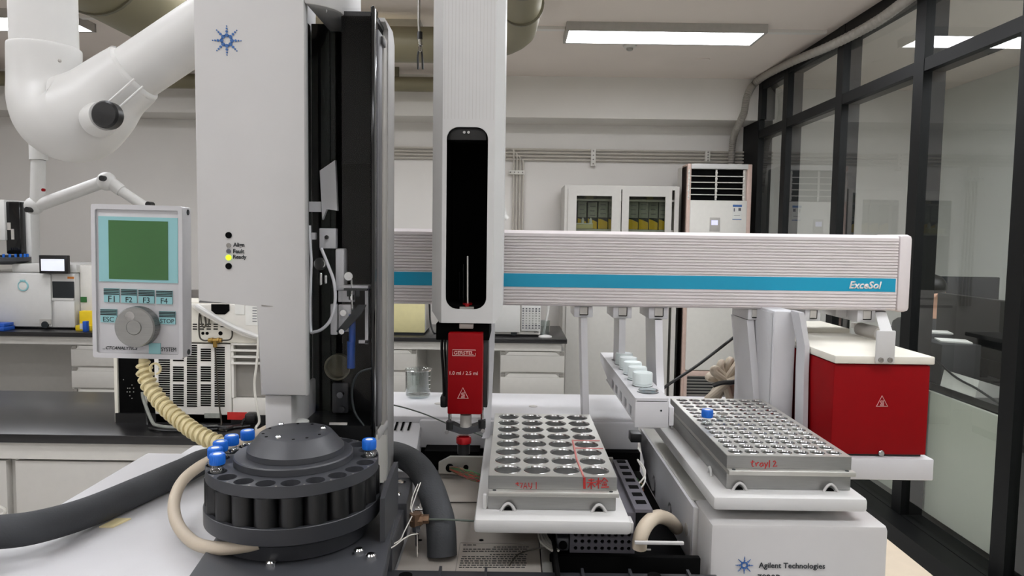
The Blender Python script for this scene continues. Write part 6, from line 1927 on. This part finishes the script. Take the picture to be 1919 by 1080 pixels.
# ================================================================== SMALL ITEMS AROUND THE BAY
# valve with brass body
vt_ = thing('gas_valve', 'small bronze gas valve with clear nut beside the foam hose end', 'valve', (at(787, 980, 0.66).x, 0.66, H - DM))
YV = 0.66
MB().cyl(at(770, 974, YV), at(793, 974, YV), 0.0052, n=8).cyl(at(792, 973, YV), at(804, 973, YV), 0.0042, n=6).cyl(at(779, 962, YV), at(779, 985, YV), 0.0058, n=10).build('valve_body', M['bronze'], vt_)
MB().cyl(at(780, 984, YV - .002), at(781, 996, YV - .002), 0.0042, n=6).cyl(at(781, 996, YV - .002), (at(782, 1003, YV).x, YV, H - DM + 0.001), 0.0016, n=8).build('nut', M['chrome'], vt_)
b = MB()
b.sphere(at(783, 955, YV + .01), 0.003, 8).cyl(at(778, 955, YV + .008), at(792, 955, YV + .008), 0.0016, n=8)
b.build('small_nuts', M['steel'], vt_)
tag(MB().tube(spline([at(804, 973.5, YV), at(840, 974.5, YV), at(893, 977, YV), at(950, 980, YV)], 5), 0.0010, 8).build('green_tube', M['grey_tube']), 'thin green tube from the bronze valve to below the rack holder', 'tube')
tag(MB().tube([at(842, 942, 0.80), at(895, 942, 0.80), at(960, 943, 0.80)], 0.0007, 6).box(at(958, 943, .8).x, at(962, 943, .8).x, 0.795, 0.805, H - DM, at(960, 941, .8).z).build('bay_rod', M['wire_dark']), 'thin dark rod crossing the bay behind the foam hose end', 'rod')
wr = thing('white_wires', 'white wires looping beside the foam hose end in the bay', 'wires', (at(760, 980, 0.66).x, 0.66, H - DM))
for pts in ([(788, 905, .70), (779, 930, .68), (771, 955, .665), (776, 964, .66)], [(783, 908, .70), (773, 932, .68), (769, 955, .665)], [(772, 968, .655), (757, 998, .64), (750, 1012, .635), (735, 1021, .63)],
            [(783, 1001, .655), (770, 1003, .64), (757, 1010, .63), (740, 1023, .62), (728, 1030, .61)]):
    MB().tube(spline([at(*p) for p in pts], 6), 0.0006, 6).build('wire', M['wire_white'], wr)
tag(MB().tube(spline([at(726, 757, 0.93), at(760, 765, 0.93), at(800, 778, 0.92), at(845, 797, 0.90), at(890, 812, 0.88), at(904, 818, 0.875)], 6), 0.0009, 8).build('grey_tube', M['grey_tube']), 'thin dark green tube running behind the red module to the rack holder', 'tube')
# glass beaker
c = onz(781, 748, DR)
bk = thing('glass_beaker', 'small glass beaker standing behind the bay, left of the syringe arm', 'beaker', (c.x, 1.05, zr))
hb_ = (745 - 692) * 1.05 / FPX
MB().lathe([(0.0005, 0.0006), (0.0165, 0.0006), (0.0185, 0.003), (0.0188, hb_ - 0.002), (0.0205, hb_), (0.0195, hb_ + 0.0002), (0.0175, hb_ - 0.003), (0.0172, 0.003), (0.0005, 0.0018)], (c.x, 1.05, zr), 36, close=False).build('beaker_wall', M['clear'], bk)
b = MB()
for k in range(5):
    a = R(-35)
    z = zr + 0.008 + k * 0.006
    b.tube([(c.x + 0.019 * math.cos(R(-30 + j * 8)), 1.05 + 0.019 * math.sin(R(-30 + j * 8)), z) for j in range(3)], 0.0003, 5)
b.build('graduations', M['white_ink'], bk)
# coil of beige hose with black strap
cb = at(1359, 722, 1.05)
zc0 = H - 0.262
co = thing('hose_coil', 'coil of beige hose tied with a black strap behind the small hole rack', 'hose coil', (cb.x, 1.05, zc0))
cmid = at(1362, 716, 1.05)
random.seed(2)
for k, (dx, dz, dx2, dz2, dy) in enumerate(((-24, -18, 14, 30, 0), (-8, -26, -20, 34, .012), (18, -26, -14, 34, .006), (30, -12, -28, 28, -.006), (8, -30, 24, 34, .016), (-26, -2, 30, 26, .02))):
    a = at(1362 + dx, 716 + dz, 1.05)
    b2_ = at(1362 + dx2, 716 + dz2, 1.05)
    n_ = Vector((dx * 0.0001 + 0.003, 0, 0.003))
    pts = [cmid + Vector((0, dy, 0)), Vector((a.x, 1.05 + dy, a.z)), Vector((a.x + 0.006, 1.058 + dy, a.z + 0.003)), Vector((cmid.x + 0.003, 1.058 + dy, cmid.z)), Vector((b2_.x, 1.055 + dy, max(zc0 + 0.0065, b2_.z))), Vector((b2_.x - 0.008, 1.045 + dy, max(zc0 + 0.0065, b2_.z))), cmid + Vector((-0.004, dy - 0.006, 0))]
    MB().tube(spline(pts, 6), 0.0055, 10).build('hose_loop', M['beige_hose'], co)
MB().tube(spline([at(1336, 723, 1.03), at(1352, 718, 1.028), at(1368, 717, 1.028), at(1384, 716, 1.03)], 5), 0.0034, 8).build('strap', M['black'], co)
tag(MB().tube(spline([at(1180, 790, 1.02), at(1215, 752, 1.03), at(1250, 723, 1.05), at(1300, 690, 1.05), at(1340, 660, 1.05), at(1377, 631, 1.05), at(1420, 598, 1.0)], 6), 0.0023, 8).build('black_cable', M['black']),
    'black cable rising diagonally from the cup rack to the rail column', 'cable')
